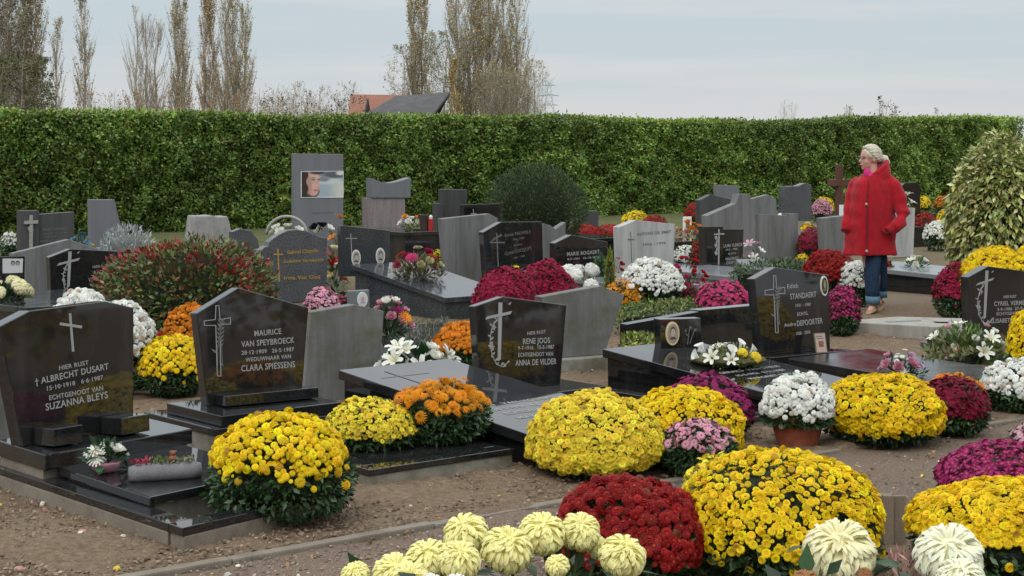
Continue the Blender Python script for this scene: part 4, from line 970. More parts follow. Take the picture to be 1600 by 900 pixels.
# --- third grave: sloping black slab without a headstone
t3 = tomb('sloping polished black slab with cut lettering between the second and third headstones', 5.68, 6.5, 6.6, 8.35, .165, .325, .055, mat='black', body='deepblack')
slab_text(t3, 5.68, 6.6, .165, 8.35, .325, [('LEON   VAN HOUCKE', 5.80, 7.22, .58), ('30-1-1904  4-6-1987', 5.86, 7.12, .46), ('ECHTGENOOT VAN', 5.86, 7.02, .46), ('MARIA  CLAEYS', 5.86, 6.92, .46)], size=.045)
mb = MB(); kz = lambda w: .165+(w-6.6)*.16/1.75+.0015
quad_slab(mb, rel(t3, [UW(5.78, 8.05, kz(8.05)), UW(6.12, 8.05, kz(8.05)), UW(6.12, 8.065, kz(8.065)), UW(5.78, 8.065, kz(8.065))]), .001)
quad_slab(mb, rel(t3, [UW(5.9, 7.85, kz(7.85)+.001), UW(5.915, 7.85, kz(7.85)+.001), UW(5.915, 8.2, kz(8.2)+.001), UW(5.9, 8.2, kz(8.2)+.001)]), .001); mb.build('cross', M['dimletter'], t3)
# --- fourth grave
g4 = empty('grave_surround', UW(7.1, 7.4), 'low black kerb frame before the headstone with the white cross and roses', 'grave')
frame(g4, 6.7, 7.62, 6.7, 8.6, .07, .1, 'black', 'concrete'); 
mb = MB(); quad_slab(mb, rel(g4, rect(6.81, 7.51, 8.02, 8.55, .1, .1)), zb=-.05); mb.build('head_slab', M['black'], g4, .005)
headstone('black headstone with a white cross and rose vine, middle of the front row', [(746, 479), (791, 464), (890, 477), (876, 616), (751, 600)], 815, w=8.3, ang=61, th=.085, zb=.1, mat='black', lean=3.4,
    lines=[('HIER RUST', (827, 524), (856, 521), 5.5), ('RENE JOOS', (820, 538), (862, 536), 9), ('9-7-1916   15-5-1987', (812, 547), (868, 545), 6), ('ECHTGENOOT VAN', (812, 558), (866, 556), 6.5), ('ANNA DE VILDER', (807, 572), (871, 569), 9.5)],
    art=solid_cross_vine(784, 473, 562, 493, 765, 804, 6.0))
# --- fifth grave: tall sloping black slab with a small portrait stone
t5 = tomb('tall sloping polished black slab carrying a small portrait stone and white wreath', 7.79, 8.62, 6.6, 8.35, .125, .285, .055, mat='deepblack')
slab_text(t5, 7.79, 6.6, .125, 8.35, .285, [('GERARD  VAN DAELE', 7.95, 7.42, .55), ('15-3-1921  9-11-1987', 8.0, 7.32, .45), ('MARGRIET DE SMET', 8.0, 7.22, .5)], size=.04)
headstone('small black upright stone with an oval gold rimmed portrait on the tall slab', [(1031, 499), (1095, 497), (1098, 546), (1033, 549)], 1064, w=8.15, ang=66, th=.09, zb=.26, mat='black', name='portrait_stone',
    art=both(oval_portrait(1050, 521, 12, 18.5, 'cream', (0.06, 0.05, 0.04), (0.3, 0.24, 0.19)), lambda r, p: (lambda m: (line_px(m, p, [(1074, 538), (1077, 515)], 1.2), line_px(m, p, [(1078, 536), (1084, 518)], 1.2), leaf_px(m, p, 1077, 515, 3, -6, 4), leaf_px(m, p, 1084, 518, 4, -5, 4), leaf_px(m, p, 1075, 525, -4, -4, 3), leaf_px(m, p, 1072, 520, -2, -6, 3), m.build('rose_motif', M['dimletter'], r)))(MB())))
# --- sixth grave
t6 = tomb('low polished black slab before the headstone with yellow reflections', 9.3, 10.2, 6.75, 8.05, .09, .13, .05, mat='satinblack', body='black')
g6 = MB(); 
def plinth6(root, pl):
    t0, _ = pl.tz(1180, 565); t1, _ = pl.tz(1308, 550)
    MB().box((t0, -.16, -.04), (t1, .16, .115)).build('plinth', M['black'], root, .005)
headstone('black headstone with an outlined cross and small oval picture, right of centre', [(1185, 436), (1218, 418), (1301, 430), (1298, 550), (1192, 561)], 1245, w=8.3, ang=56, th=.09, zb=.116, mat='black', lean=3.4,
    lines=[('Edith', (1235, 451), (1252, 450), 7), ('STANDAERT', (1239, 468), (1280, 464), 9), ('1931 - 1987', (1247, 480), (1271, 478), 5), ('ECHTG.', (1249, 494), (1266, 492), 5.5), ('Andre', (1228, 511), (1246, 509), 6), ('DEPOORTER', (1248, 510), (1288, 505), 9), ('1928 - 2006', (1246, 524), (1268, 521), 5)],
    art=both(outline_cross(1216, 431, 520, 456, 1200, 1231, 5), oval_portrait(1292, 447, 8, 16, 'ceramic', (0.25, 0.2, 0.1), (0.03, 0.035, 0.02), (0.3, 0.22, 0.12), (0.2, 0.16, 0.06))), extras=plinth6)
# --- seventh headstone at the right edge
headstone('black headstone with a white cross and vine, cut by the right edge of the view', [(1513, 433), (1544, 416), (1650, 430), (1646, 546), (1517, 540)], 1565, w=8.15, ang=60, th=.09, zb=-.02, mat='black',
    lines=[('HIER RUST', (1568, 466), (1588, 465), 4.5), ('CYRIEL VERMEERSCH', (1553, 478), (1622, 475), 7), ('3-9-1906  27-9-1987', (1558, 486), (1612, 483), 5), ('ECHTGENOOT VAN', (1557, 493), (1612, 490), 5), ('ELISABETH HEGGERICK', (1548, 505), (1626, 501), 7)],
    art=solid_cross_vine(1540, 423, 496, 440, 1528, 1553, 4.4))
# bare concrete foundation between them
q = [G(1305, 502, .1), G(1530, 514, .1), G(1580, 499, .1), G(1400, 494.5, .1)]
gf = empty('grave_foundation', (q[0].x, q[0].y, 0), 'bare grey concrete grave foundation beside the walking woman', 'grave')
mb = MB(); quad_slab(mb, rel(gf, q), zb=-.06); mb.build('concrete_slab', M['palecon'], gf, .008)
mb = MB(); c0 = gf.location
for a, b_ in (((1388, 503.5), (1440, 501)), ((1462, 504), (1540, 507))):
    A, B = G(*a, .103)-c0, G(*b_, .103)-c0; n = Vector((0.0, .1, 0))
    quad_slab(mb, [A, B, B+n, A+n], .02)
mb.build('iron_cover', M['deepblack'], gf)
gsoil = MB()
# --- backs of the stones that face the other way
headstone('grey sawn back of a headstone behind the second front headstone', [(486, 488), (555, 476), (600, 486), (591, 622), (473, 628)], 537, w=9.15, ang=56, th=.09, zb=-.02, mat='mossystone')
headstone('grey sawn back of a headstone behind the white cross stone', [(846, 464), (939, 447), (976, 461), (944, 582), (870, 587)], 912, w=9.3, ang=60, th=.1, zb=.09, mat='mossystone',
    extras=lambda r, p: MB().box((p.tz(862, 590)[0]-.05, -.1, -.06), (p.tz(962, 580)[0]+.05, .2, .089)).build('footing', M['concrete'], r, .006))
headstone('mossy narrow stone edge behind the leftmost black headstone', [(-60, 545), (6, 542), (30, 690), (-60, 712)], -10, w=8.95, ang=45, th=.09, zb=-.02, mat='mossystone')
# low black wall of the tomb behind the portrait stone
tw = empty('grave_surround', UW(9.9, 9.3), 'low black granite tomb wall between the portrait stone and the headstone behind', 'grave')
def wallbox(px0, px1, w, zt, th, mat='deepblack', name='wall'):
    A, B = PW(px0, w), PW(px1, w); d = (B-A).normalized(); n = Vector((-d.y, d.x, 0))*th
    mb = MB(); quad_slab(mb, rel(tw, [A+Vector((0, 0, zt)), B+Vector((0, 0, zt)), B+n+Vector((0, 0, zt)), A+n+Vector((0, 0, zt))]), zb=-.05); return mb.build(name, M[mat], tw, .005)
wallbox(1092, 1215, 9.35, .345, .12, 'black')
A, B = G(980, 507, .28), G(1092, 487, .34); n = Vector((-.05, .09, 0)); mb = MB()
quad_slab(mb, rel(tw, [A, B, B+n, A+n]), zb=-.05); mb.build('kerb', M['black'], tw, .004)

# ------------------------------------------------------------------ third row (w = 14.3) and what stands behind it
tl = tomb('tall grey polished tomb slab at the left edge carrying a white plant', 5.55, 6.75, 12.35, 14.2, .405, .36, .05, .03, 'bluegranite', 'deepblack')
headstone('black headstone with a cross half hidden by the red leaved bush', [(77, 402), (110, 389), (197, 393), (190, 455), (82, 448)], 137, w=14.35, ang=55, th=.09, mat='black', zb=0,
    lines=[('HIER RUST', (145, 419), (171, 416), 4), ('RACHEL', (147, 429), (171, 427), 6), ('VAN LIERDE', (138, 440), (172, 437), 6)], art=solid_cross_vine(108, 393, 447, 409, 92, 125, 5))
headstone('grey stone back with a shallow peak behind the half hidden black headstone', [(20, 396), (108, 374), (153, 389), (140, 452), (30, 455)], 85, w=15.2, ang=55, th=.09, mat='bluestone', zb=0)
headstone('dark headstone with a tall pale stone cross at its left, before the hedge', [(59, 335), (116, 331), (116, 400), (59, 400)], 75, w=19.6, ang=58, th=.12, mat='darkstone', zb=0, lettermat='dimletter',
    lines=[('MARIE VERGAUT', (67, 361), (105, 359), 4.5), ('10-6-1907  19-12-1984', (67, 367), (105, 365), 3), ('ECHTGENOTE VAN', (69, 372), (103, 370), 3), ('MAURICE CORIJN', (63, 379), (103, 376), 4)],
    extras=both(lambda r, p: MB().prism([p.tz(*q) for q in ((31, 329), (60, 329), (60, 400), (31, 400))], -.03, .14).build('pillar', M['darkstone'], r, .005),
    lambda r, p: (lambda m: (plate(m, p, [(44.5, 336), (49.5, 336), (49, 388), (44, 388)], -.06, -.028), plate(m, p, [(36, 345), (57, 344), (57, 349), (36, 350)], -.066, -.028), plate(m, p, [(41, 356), (46, 352), (50, 360), (46, 366)], -.063, -.028), m.build('cross', M['greyrelief'], r)))(MB())))
headstone('plain slate grey slanted stone standing left against the hedge', [(141, 312), (179, 312), (193, 372), (192, 410), (143, 410)], 165, w=20.2, ang=62, th=.16, mat='greystone', zb=0)
def rough_outline(pts, amp, seed, k=4):
    r = random.Random(seed); out = []
    for i in range(len(pts)):
        a, b_ = pts[i], pts[(i+1) % len(pts)]
        for j in range(k):
            t = j/k; out.append((a[0]+(b_[0]-a[0])*t+r.uniform(-amp, amp)*(1 if j else .4), a[1]+(b_[1]-a[1])*t+r.uniform(-amp, amp)*(1 if j else .4)))
    return out
headstone('pale rough hewn boulder like headstone before the hedge', rough_outline([(304, 337), (356, 338), (363, 372), (363, 425), (297, 425), (299, 370)], 1.3, 3), 330, w=19.4, ang=62, th=.3, mat='roughstone', zb=None, bevel=.02)
headstone('dark rounded stone right of the pale rough headstone', [(363, 362), (376, 357), (392, 360), (403, 374), (407, 392), (408, 425), (360, 425)], 385, w=18.6, ang=60, th=.12, mat='slategrey', zb=None, bevel=.01)
def portrait_panel(root, pl):
    mb = MB(); fr = MB(); k = pl.P.y/F
    fr.prism([pl.tz(*p) for p in ((470, 268), (536.5, 267), (536.5, 308.5), (470, 309))], -.008, .002); f = fr.build('picture_panel', M['paper'], root)
    c00, c10, c01 = pl.tz(471, 268.6), pl.tz(535.8, 267.6), pl.tz(471, 308.2); nu_, nv_ = 66, 42
    U_, V_ = np.meshgrid(np.linspace(0, 1, nu_), np.linspace(0, 1, nv_)); X_, Z_ = U_*65, V_*40
    img = np.zeros((nv_, nu_, 3)) + np.array([.2, .25, .29])
    def soft(mask, colr, k=1.0):
        m = np.clip(mask, 0, 1)[..., None]*k; img[:] = img*(1-m) + np.array(colr)*m
    ell_ = lambda cx, cy, rx, ry, e=1.2: (1-np.sqrt(((X_-cx)/rx)**2+((Z_-cy)/ry)**2))*min(rx, ry)/e+.5
    soft((Z_-16)/5, (.3, .37, .42)); soft((X_-40)/18*np.clip((Z_-14)/4, 0, 1), (.52, .53, .47)); soft(ell_(40, 14, 24, 6, 3), (.5, .54, .56)); soft(ell_(52, 5, 18, 6, 3), (.1, .11, .12)); soft(ell_(61, 3, 7, 3, 2), (.6, .6, .58)); soft(ell_(34, 12, 10, 4, 3), (.2, .22, .24))
    soft(.08*np.abs(np.sin(Z_*1.9))*(Z_ > 18), (.6, .62, .6))
    soft(np.clip((26+3*np.sin(Z_*.25)-X_)/2.0, 0, 1), (.035, .024, .02))
    soft(ell_(17, 17, 10.5, 21, 1.5), (.52, .33, .26)); soft(ell_(20, 27, 7, 11, 1.5), (.55, .35, .28)); soft(ell_(26, 22, 3, 3.2, 1), (.56, .37, .3))
    soft(ell_(11, 22, 5, 14, 3), (.36, .2, .15), .6); soft(ell_(22, 8, 7, 6, 3), (.62, .43, .35), .7); soft(ell_(20, 24, 4, 4, 3), (.62, .4, .33), .6)
    soft(ell_(18.5, 12.5, 3.2, 1.3, .8), (.1, .06, .05), .9); soft(ell_(26, 12.5, 2.2, 1.2, .8), (.1, .06, .05), .9); soft(ell_(18, 9.6, 4, .9, .8), (.14, .08, .06), .8)
    soft(ell_(22.5, 29.5, 4, 1.5, .9), (.42, .1, .1), .9); soft(ell_(26.5, 24.5, 1.6, .9, .8), (.3, .15, .12), .6)
    soft((ell_(8, 20, 7, 26, 2)+0)*(X_ < 9+2*np.sin(Z_*.3)), (.04, .028, .022)); soft(ell_(24, 0, 12, 4.5, 2), (.06, .038, .03))
    D0 = np.stack([c00[0]+(c10[0]-c00[0])*U_+(c01[0]-c00[0])*V_, 0*U_-.0095, c00[1]+(c10[1]-c00[1])*U_+(c01[1]-c00[1])*V_], -1).reshape(-1, 3)
    qq = (np.arange(nv_-1)[:, None]*nu_+np.arange(nu_-1)[None]).reshape(-1)
    link('printed_picture', np_mesh('printed_picture', D0, np.stack([qq, qq+nu_, qq+nu_+1, qq+1], -1), img.reshape(-1, 3)), M['paint'], f); return
    mb.build('printed_picture', M['paint'], f)
headstone('tall plain grey slab headstone with a colour picture of a young woman', [(460, 240), (536.5, 241), (536.5, 420), (460, 420)], 498, w=20.0, ang=68, th=.16, mat='greystone', zb=0, art=portrait_panel, lettermat='dimletter',
    lines=[('CHARLOTTE  DE WIT', (487, 334.5), (522, 334), 3.6)])
headstone('grey granite headstone with scalloped shoulders and gold script', [(404, 400), (408, 391), (414, 386), (419, 385), (421, 378), (428, 372), (437, 366), (450, 360), (464, 359), (478, 361), (492, 367), (502, 371), (512, 372), (510, 392), (512, 420), (508, 470), (412, 475), (408, 430)], 458, w=14.4, ang=60, th=.12, mat='slategrey', zb=None, lettermat='goldletter',
    lines=[('Gabriel Chapelle', (449, 397), (497, 394), 6), ('Godelieve Vermeersch', (443, 411), (505, 408), 5.5), ('Irma Van Ooij', (444, 437), (500, 435), 6)], art=simple_cross(434, 389, 440, 397.5, 7, 2.0, 'goldletter'))
headstone('mottled grey headstone with two oval white rimmed portraits', [(532, 352), (610, 360), (608, 470), (533, 478)], 570, w=14.35, ang=66, th=.1, mat='bluegranite', zb=.3, art=both(oval_portrait(556, 403, 7.5, 13), oval_portrait(594, 400, 7.5, 13, skin=(0.36, 0.32, 0.3)), simple_cross(548, 365, 397, 372.5, 8.5, 1.1)))
tt = tomb('tall blue grey granite tomb on which a heather bouquet lies', 9.88, 10.7, 12.75, 14.3, .2, .43, .05, .03, 'bluegranite')
headstone('grey streaked stone back with a peaked top, left of the engraved pair stone', [(691, 342), (765, 334), (778, 341), (760, 440), (700, 446)], 735, w=15.0, ang=62, th=.12, mat='bluestone', zb=-.02)
headstone('dark headstone engraved with two names and a bent cross', [(755, 363), (783, 347), (847, 346), (850, 430), (762, 430)], 805, w=14.4, ang=57, th=.1, mat='black', zb=0, lettermat='dimletter',
    lines=[('Emma PAUWELS', (789, 370), (829, 364), 5), ('1906 - 1984', (801, 376), (819, 373), 3.2), ('ECHTG', (803, 385), (816, 383), 3), ('Cyriel COCQUYT', (789, 399), (831, 390), 5.5), ('1901 - 1988', (803, 405), (820, 401), 3.2)],
    art=both(simple_cross(776, 365, 416, 379, 11, 2, 'dimletter'), lambda r, p: (lambda m: ([line_px(m, p, [(766+3*i, 379-2*i), (772+2*i, 372), (784, 366+i)], .8) for i in range(3)], m.build('rose_motif', M['dimletter'], r)))(MB())))
headstone('grey stone back with a dipped top right of the engraved pair stone', [(846, 348), (860, 352), (868, 358), (884, 347), (884, 425), (846, 425)], 866, w=15.2, ang=58, th=.1, mat='bluestone', zb=0)
headstone('dark low headstone behind the white pompon flowers', [(867, 380), (893, 367), (950, 378), (947, 440), (868, 440)], 908, w=14.4, ang=54, th=.1, mat='black', zb=0,
    lines=[('MARIE BOGAERT', (886, 400), (937, 396), 6), ('4-7-1901  10-10-1986', (886, 407), (936, 403), 3.5), ('ECHTG', (916, 415), (930, 413.5), 3.5)])
headstone('pale weathered limestone headstone with worn lettering', [(968, 355), (994, 344), (1055, 350), (1051, 440), (971, 440)], 1010, w=14.4, ang=58, th=.13, mat='palestone', zb=0, lettermat='dimletter',
    lines=[('ALFONS DE SMET', (995, 368), (1049, 364), 4.5), ('1902 - 1978', (1005, 384), (1040, 381), 3.5)], art=simple_cross(985, 362, 420, 374, 5, 1.3, 'dimletter'))
headstone('black headstone with a raised left pillar and white cross and ivy', [(1127, 358), (1162, 358), (1160, 440), (1127, 440)], 1130, w=14.4, ang=60, th=.1, mat='black', zb=0,
    lines=[('ZULMA VLERICK', (1127.8, 387), (1160, 384), 5), ('1912 - 1986', (1134, 392), (1152, 390), 3), ('ECHTG', (1138, 398), (1150, 396.6), 2.6), ('MAURICE', (1134, 407), (1154, 405), 4.6), ('DESOEL', (1135, 413), (1153, 411), 4.6)],
    extras=lambda r, p: MB().prism([p.tz(*q) for q in ((1100, 354), (1127, 353.5), (1127, 440), (1102, 440))], -.04, .12).build('pillar', M['black'], r, .005),
    art=lambda r, p: (lambda m: (plate(m, p, [(1119, 358), (1121, 358), (1120.5, 413), (1118.5, 413)], -.046, -.038), plate(m, p, [(1112, 365), (1128, 364), (1128, 366), (1112, 367)], -.05, -.038), [plate(m, p, [(1113+(i % 2)*3, 370+6*i), (1117+(i % 2)*2, 367+6*i), (1118, 372+6*i), (1115, 375+6*i)], -.0445, -.038) for i in range(5)], m.build('cross', M['letter'], r)))(MB()))
headstone('grey stone back with a raised square end behind the ivy cross stone', [(1105, 337), (1150, 318), (1155, 303), (1172, 303), (1180, 345), (1182, 430), (1108, 430)], 1145, w=15.3, ang=56, th=.12, mat='bluestone', zb=0)
headstone('dark far headstone with a peaked left shoulder near the hedge', [(1093, 313), (1111, 304), (1145, 312), (1145, 360), (1095, 360)], 1118, w=20.0, ang=55, th=.12, mat='darkstone', zb=0)
headstone('plain square grey far headstone highest before the hedge', [(1120, 289), (1155, 290), (1155, 345), (1120, 345)], 1138, w=21.0, ang=66, th=.12, mat='greystone', zb=0)
headstone('grey far headstone with an arched peak left of the rough dark one', [(1170, 312), (1201, 304), (1213, 311), (1216, 345), (1172, 345)], 1192, w=19.6, ang=58, th=.12, mat='bluestone', zb=0)
headstone('grey stone back with a taller right strip left of the walking woman', [(1185, 334), (1229, 337), (1229, 333.5), (1247, 334), (1248, 420), (1190, 420)], 1217, w=16.0, ang=62, th=.12, mat='bluestone', zb=0)
headstone('rough dark grey far headstone with a stepped top near the wooden cross', rough_outline([(1226, 291), (1246, 291), (1258, 286), (1268, 290), (1269, 345), (1222, 345)], .6, 8, 3), 1245, w=20.2, ang=64, th=.16, mat='slategrey', zb=None, bevel=.01)
headstone('plain grey stone back at the left elbow of the woman', [(1285, 341), (1332, 336), (1330, 430), (1290, 430)], 1310, w=15.3, ang=62, th=.14, mat='bluestone', zb=0)
headstone('pale speckled stone back just right of the woman', [(1395, 322), (1430, 325), (1427, 405), (1393, 405)], 1412, w=15.4, ang=60, th=.13, mat='palestone', zb=0)
headstone('black round cornered headstone right of the woman', [(1408, 292), (1414, 286), (1432, 285), (1438, 291), (1438, 365), (1408, 365)], 1424, w=19.0, ang=60, th=.12, mat='deepblack', zb=0)
headstone('grey ribbed pillar stone cut by the right edge behind the variegated shrub', [(1588, 303), (1640, 300), (1640, 420), (1588, 420)], 1610, w=15.5, ang=62, th=.18, mat='darkstone', zb=0,
    extras=lambda r, p: MB().prism([p.tz(*q) for q in ((1586, 322), (1640, 320), (1640, 327), (1586, 329))], -.03, .0).build('band', M['bluestone'], r, .004))
# stacked two tone stone and paired dark pillars before the hedge
def top_block(root, pl):
    pts = [(580, 278), (587, 281.5), (597, 285), (607, 286), (618, 284.5), (630, 281), (641, 277.5), (641, 309), (580, 309)]
    MB().prism([pl.tz(*p) for p in pts], -.02, .2).build('curved_top', M['greystone'], root, .005)
headstone('two tone headstone with a pinkish block under a curved grey top', [(573, 309.5), (633, 309.5), (633, 400), (573, 400)], 603, w=20.0, ang=64, th=.2, mat='pinkstone', zb=0, extras=top_block)
headstone('dark brown grey stepped pair of pillar stones before the hedge', [(690, 296), (730, 296), (727, 400), (690, 400)], 710, w=20.2, ang=66, th=.14, mat='darkstone', zb=0,
    extras=lambda r, p: MB().prism([p.tz(*q) for q in ((680, 318), (690, 318), (690, 400), (680, 400))], -.05, .12).build('side_pillar', M['darkstone'], r, .005))
headstone('black headstone with a small white cross beside the round dark bush', [(725, 320), (782, 318), (782, 390), (727, 390)], 755, w=18.6, ang=64, th=.14, mat='deepblack', zb=0, art=simple_cross(739.5, 327, 345, 334, 4.5, 1.2))
headstone('small dark stone just right of the round dark bush', [(912, 330), (936, 329.5), (934, 380), (914, 380)], 924, w=20.5, ang=58, th=.14, mat='darkstone', zb=0)
# low far tombs
def lowtomb(label, px0, px1, w0, depth, z, mat='deepblack', name='grave_slab'):
    A, B = PW(px0, w0), PW(px1, w0); d = Vector((-CA, SA, 0))*depth; e = Vector((0, 0, z))
    root = empty(name, (A+B)/2, label, 'grave'); mb = MB(); quad_slab(mb, rel(root, [A+e, B+e, B+d+e, A+d+e]), .05); mb.build('lid', M[mat], root, .005)
    k = .03*(B-A).normalized(); mb = MB(); e2 = Vector((0, 0, z-.051)); g = Vector((-CA, SA, 0))*.03
    quad_slab(mb, rel(root, [A+k+e2+g, B-k+e2+g, B-k+d+e2-g, A+k+d+e2-g]), zb=-.05); mb.build('base', M[mat], root, .004); return root
lowtomb('small black table tomb with candles left of the dark pillar stones', 632, 694, 18.2, 1.3, .48, 'black')
lowtomb('long black tomb bearing the red flowers behind the low dark headstone', 905, 985, 17.4, 1.6, .34, 'black')
lowtomb('black tomb behind the pale limestone headstone', 1052, 1112, 16.6, 1.6, .3, 'deepblack')
lowtomb('black tomb with red yellow and white plants right of the woman', 1426, 1492, 16.8, 1.6, .32, 'deepblack')
lowtomb('black kerb tomb behind the right hand flower group', 1438, 1520, 19.6, 1.5, .33, 'black')
lowtomb('reddish brown low grave block behind the gold script headstone', 508, 545, 16.0, 1.2, .3, 'pinkstone')
lowtomb('far grey grave slab left of the wooden cross', 1252, 1312, 18.2, 1.6, .2, 'paleslab')
lowtomb('dark far grave slab at the left edge behind the portrait frame', -20, 34, 16.8, 1.4, .42, 'deepblack')
# pale slabs
ts = tomb('pale grey polished grave slab carrying a white flower right of the woman', 15.55, 16.5, 10.7, 12.6, .2, .26, .05, .03, 'paleslab', 'deepblack')
tomb('low pale polished slab behind the crimson flower mounds', 12.05, 12.85, 12.3, 14.2, .2, .27, .05, .03, 'paleslab', 'bluestone')
tp = tomb('pale stone grave slab carrying the grey book plaque', 14.05, 15.0, 12.2, 14.2, .16, .2, .06, .03, 'paleslab', 'palestone')
b0 = UW(14.45, 12.95, .22)
bk = empty('book_plaque', b0, 'tilted grey book shaped plaque lying before the ivy cross stone', 'plaque', None, math.radians(20))
MB().hull([(-.22, -.12, 0), (.22, -.12, 0), (.18, .14, 0), (-.2, .14, 0)], [(-.22, -.12, .03), (.22, -.12, .03), (.16, .14, .13), (-.2, .14, .13)]).build('plaque', M['greystone'], bk, .006)
tomb('dark low grave slab in front of the grey back left of the woman', 15.0, 15.8, 13.0, 15.8, .14, .16, .05, .03, 'paleslab', 'bluestone')
tb = tomb('weathered grey kerb slab before the half hidden heather and lilies', 6.6, 7.7, 9.9, 11.3, .12, .12, .05, .02, 'slategrey', 'concrete')
# wooden cross
wc = PW(1311, 18.9); rt = empty('wooden_cross', wc, 'red brown wooden grave cross behind the woman', 'cross', None, math.radians(40))
zt = Zp(259, wc.y); MB().box((-.06, -.04, -.05), (.06, .04, zt)).build('upright', M['wood'], rt, .006)
za = Zp(285, wc.y); MB().box((-.27, -.045, za-.06), (.27, .035, za+.05)).build('cross_beam', M['wood'], rt, .006)
MB().box((-.05, -.06, Zp(338, wc.y)), (.05, -.041, Zp(320, wc.y))).build('name_plate', M['paper'], rt, .003)
# boards and post at the front right
bp = G(1386, 851); br = empty('grave_edging', bp, 'short wooden post and two boards edging the path at the front right', 'edging', None, math.radians(12))
zz = Zp(775, bp.y)
MB().box((-.022, -.02, -.3), (.022, .035, zz+.005)).build('post', M['boardwood'], br, .004)
MB().box((-.34, .036, -.3), (-.001, .06, zz-.03)).build('board', M['boardwood'], br, .003)
MB().box((.024, .0, -.3), (.085, .022, zz-.002)).build('board', M['boardwood'], br, .003)

# ------------------------------------------------------------------ chrysanthemum mounds
mum('large golden yellow chrysanthemum with a deep leafy skirt, front left by the kerb', 440, 824, 232, 648, 'yellow', .026, 'pompon', .08, 1.15, leafy=1.5, sag=.5, front=.8, thin=.06)
mum('lemon yellow chrysanthemum beside the orange one in the kerbed grave', 577, 708, 146, 624, 'lemon', .021, 'button', -.15, 1.15, z0=.075)
mum('shaggy amber orange chrysanthemum in the kerbed grave', 686, 700, 158, 594, 'amber', .042, 'spider', .18, 1.25, z0=.075, leafy=1.4, sag=.5)
mum('largest buttery yellow chrysanthemum spreading to the ground in the middle', 930, 748, 216, 611, 'lemon', .0225, 'button', -.72, 1.35, sag=.36, leafy=1.2)
mum('yellow chrysanthemum behind the pale pink one in the middle', 1072, 730, 182, 603, 'yellow', .0225, 'button', -.6, 1.3, sag=.38)
mum('purple chrysanthemum against the side of the tall black slab', 1098, 690, 156, 588, 'purple', .024, 'daisy', -.2, 1.4, sag=.4)
mum('pale pink daisy chrysanthemum with a white card, middle of the group', 1090, 748, 116, 655, 'pink', .026, 'daisy', .15, 1.2, sag=.5)
mum('snowy white chrysanthemum in a terracotta pot before the tall black slab', 1246, 702, 118, 585, 'white', .024, 'pompon', -.15, 1.35, sag=.52, pot=(.15, .17, M['terracotta']))
mum('broad yellow chrysanthemum right of the terracotta pot', 1380, 700, 192, 584, 'yellow', .023, 'button', -.5, 1.1, sag=.42)
mum('dark burgundy chrysanthemum right of the broad yellow one', 1488, 682, 118, 590, 'burgundy', .02, 'daisy', -.3, 1.6, sag=.5)
mum('orange chrysanthemum peeping from behind the burgundy one', 1490, 660, 98, 582, 'orange', .022, 'daisy', .0, 1.4, sag=.45)
mum('white chrysanthemum cut by the right edge', 1592, 650, 116, 562, 'white', .026, 'pompon', -.05, 1.1, sag=.45)
mum('golden chrysanthemum at the right edge below the vine cross stone', 1632, 598, 116, 478, 'yellow', .024, 'button', -.3, 1.3, sag=.45)
mum('deep red chrysanthemum in the foreground behind the cream blooms', 988, 930, 246, 742, 'red', .029, 'pompon', -.3, 1.25, sag=.42, leafy=1.2)
mum('huge domed yellow chrysanthemum with scattered button heads, front right', 1218, 925, 316, 709, 'yellow', .0215, 'button', -.3, 1.0, sag=.48, leafy=2.2, thin=.1)
mum('bright yellow chrysanthemum tucked behind the huge domed one', 1140, 850, 150, 707, 'lemon', .024, 'daisy', -.2, 1.4, sag=.45)
mum('golden chrysanthemum dome at the bottom right corner', 1580, 935, 322, 752, 'yellow', .0235, 'button', .08, 1.6, sag=.5, leafy=1.4)
mum('magenta chrysanthemum with tiny yellow eyes at the right edge', 1592, 800, 246, 692, 'magenta', .02, 'daisy', -.2, 1.7, sag=.4)
mum('pale lilac pink chrysanthemum behind the magenta one at the right edge', 1612, 745, 80, 660, 'palepink', .026, 'daisy', -.1, 1.3, sag=.45)
mum('yellow chrysanthemum between the two left black headstones', 270, 622, 116, 526, 'yellow', .027, 'pompon', -.2, 1.0, sag=.5, leafy=1.2)
mum('orange chrysanthemum above the yellow one at the left', 296, 590, 88, 478, 'orange', .026, 'pompon', -.2, 1.25, Y=11.9, sag=.5)
mum('dark red chrysanthemum behind the leftmost black headstone', 240, 606, 80, 518, 'red', .022, 'pompon', -.3, 1.3, Y=11.9, sag=.5)
mum('white chrysanthemum peeping over the left side of the leftmost headstone', 128, 560, 112, 455, 'white', .03, 'pompon', -.2, 1.4, Y=11.5, sag=.5)
mum('white chrysanthemum peeping over the right side of the leftmost headstone', 195, 570, 94, 470, 'white', .028, 'pompon', -.1, 1.4, Y=11.2, sag=.55)
mum('apricot orange chrysanthemum left of the white cross stone', 722, 572, 92, 502, 'orange', .026, 'pompon', -.05, 1.2, Y=12.0, sag=.5)
mum('crimson chrysanthemum before the blue grey granite tomb', 788, 506, 108, 418, 'crimson', .026, 'daisy', -.1, 1.6, Y=14.2, sag=.5)
mum('purplish crimson chrysanthemum right of the crimson one', 852, 496, 96, 407, 'crimson', .026, 'daisy', -.1, 1.6, Y=14.9, sag=.5)
mum('scrap of yellow chrysanthemum between the two crimson ones', 803, 480, 28, 415, 'yellow', .024, 'daisy', .1, 1.2, Y=15.8, sag=.6, low=True)
mum('round white chrysanthemum in a terracotta pot beside the pale limestone headstone', 1018, 475, 102, 404, 'white', .03, 'pompon', -.05, 1.15, Y=16.2, sag=.5, pot=(.17, .16, M['terracotta']))
mum('orange and yellow chrysanthemum left of the round white one', 980, 484, 72, 434, 'amber', .03, 'daisy', -.2, 1.3, Y=15.6, sag=.5, low=True)
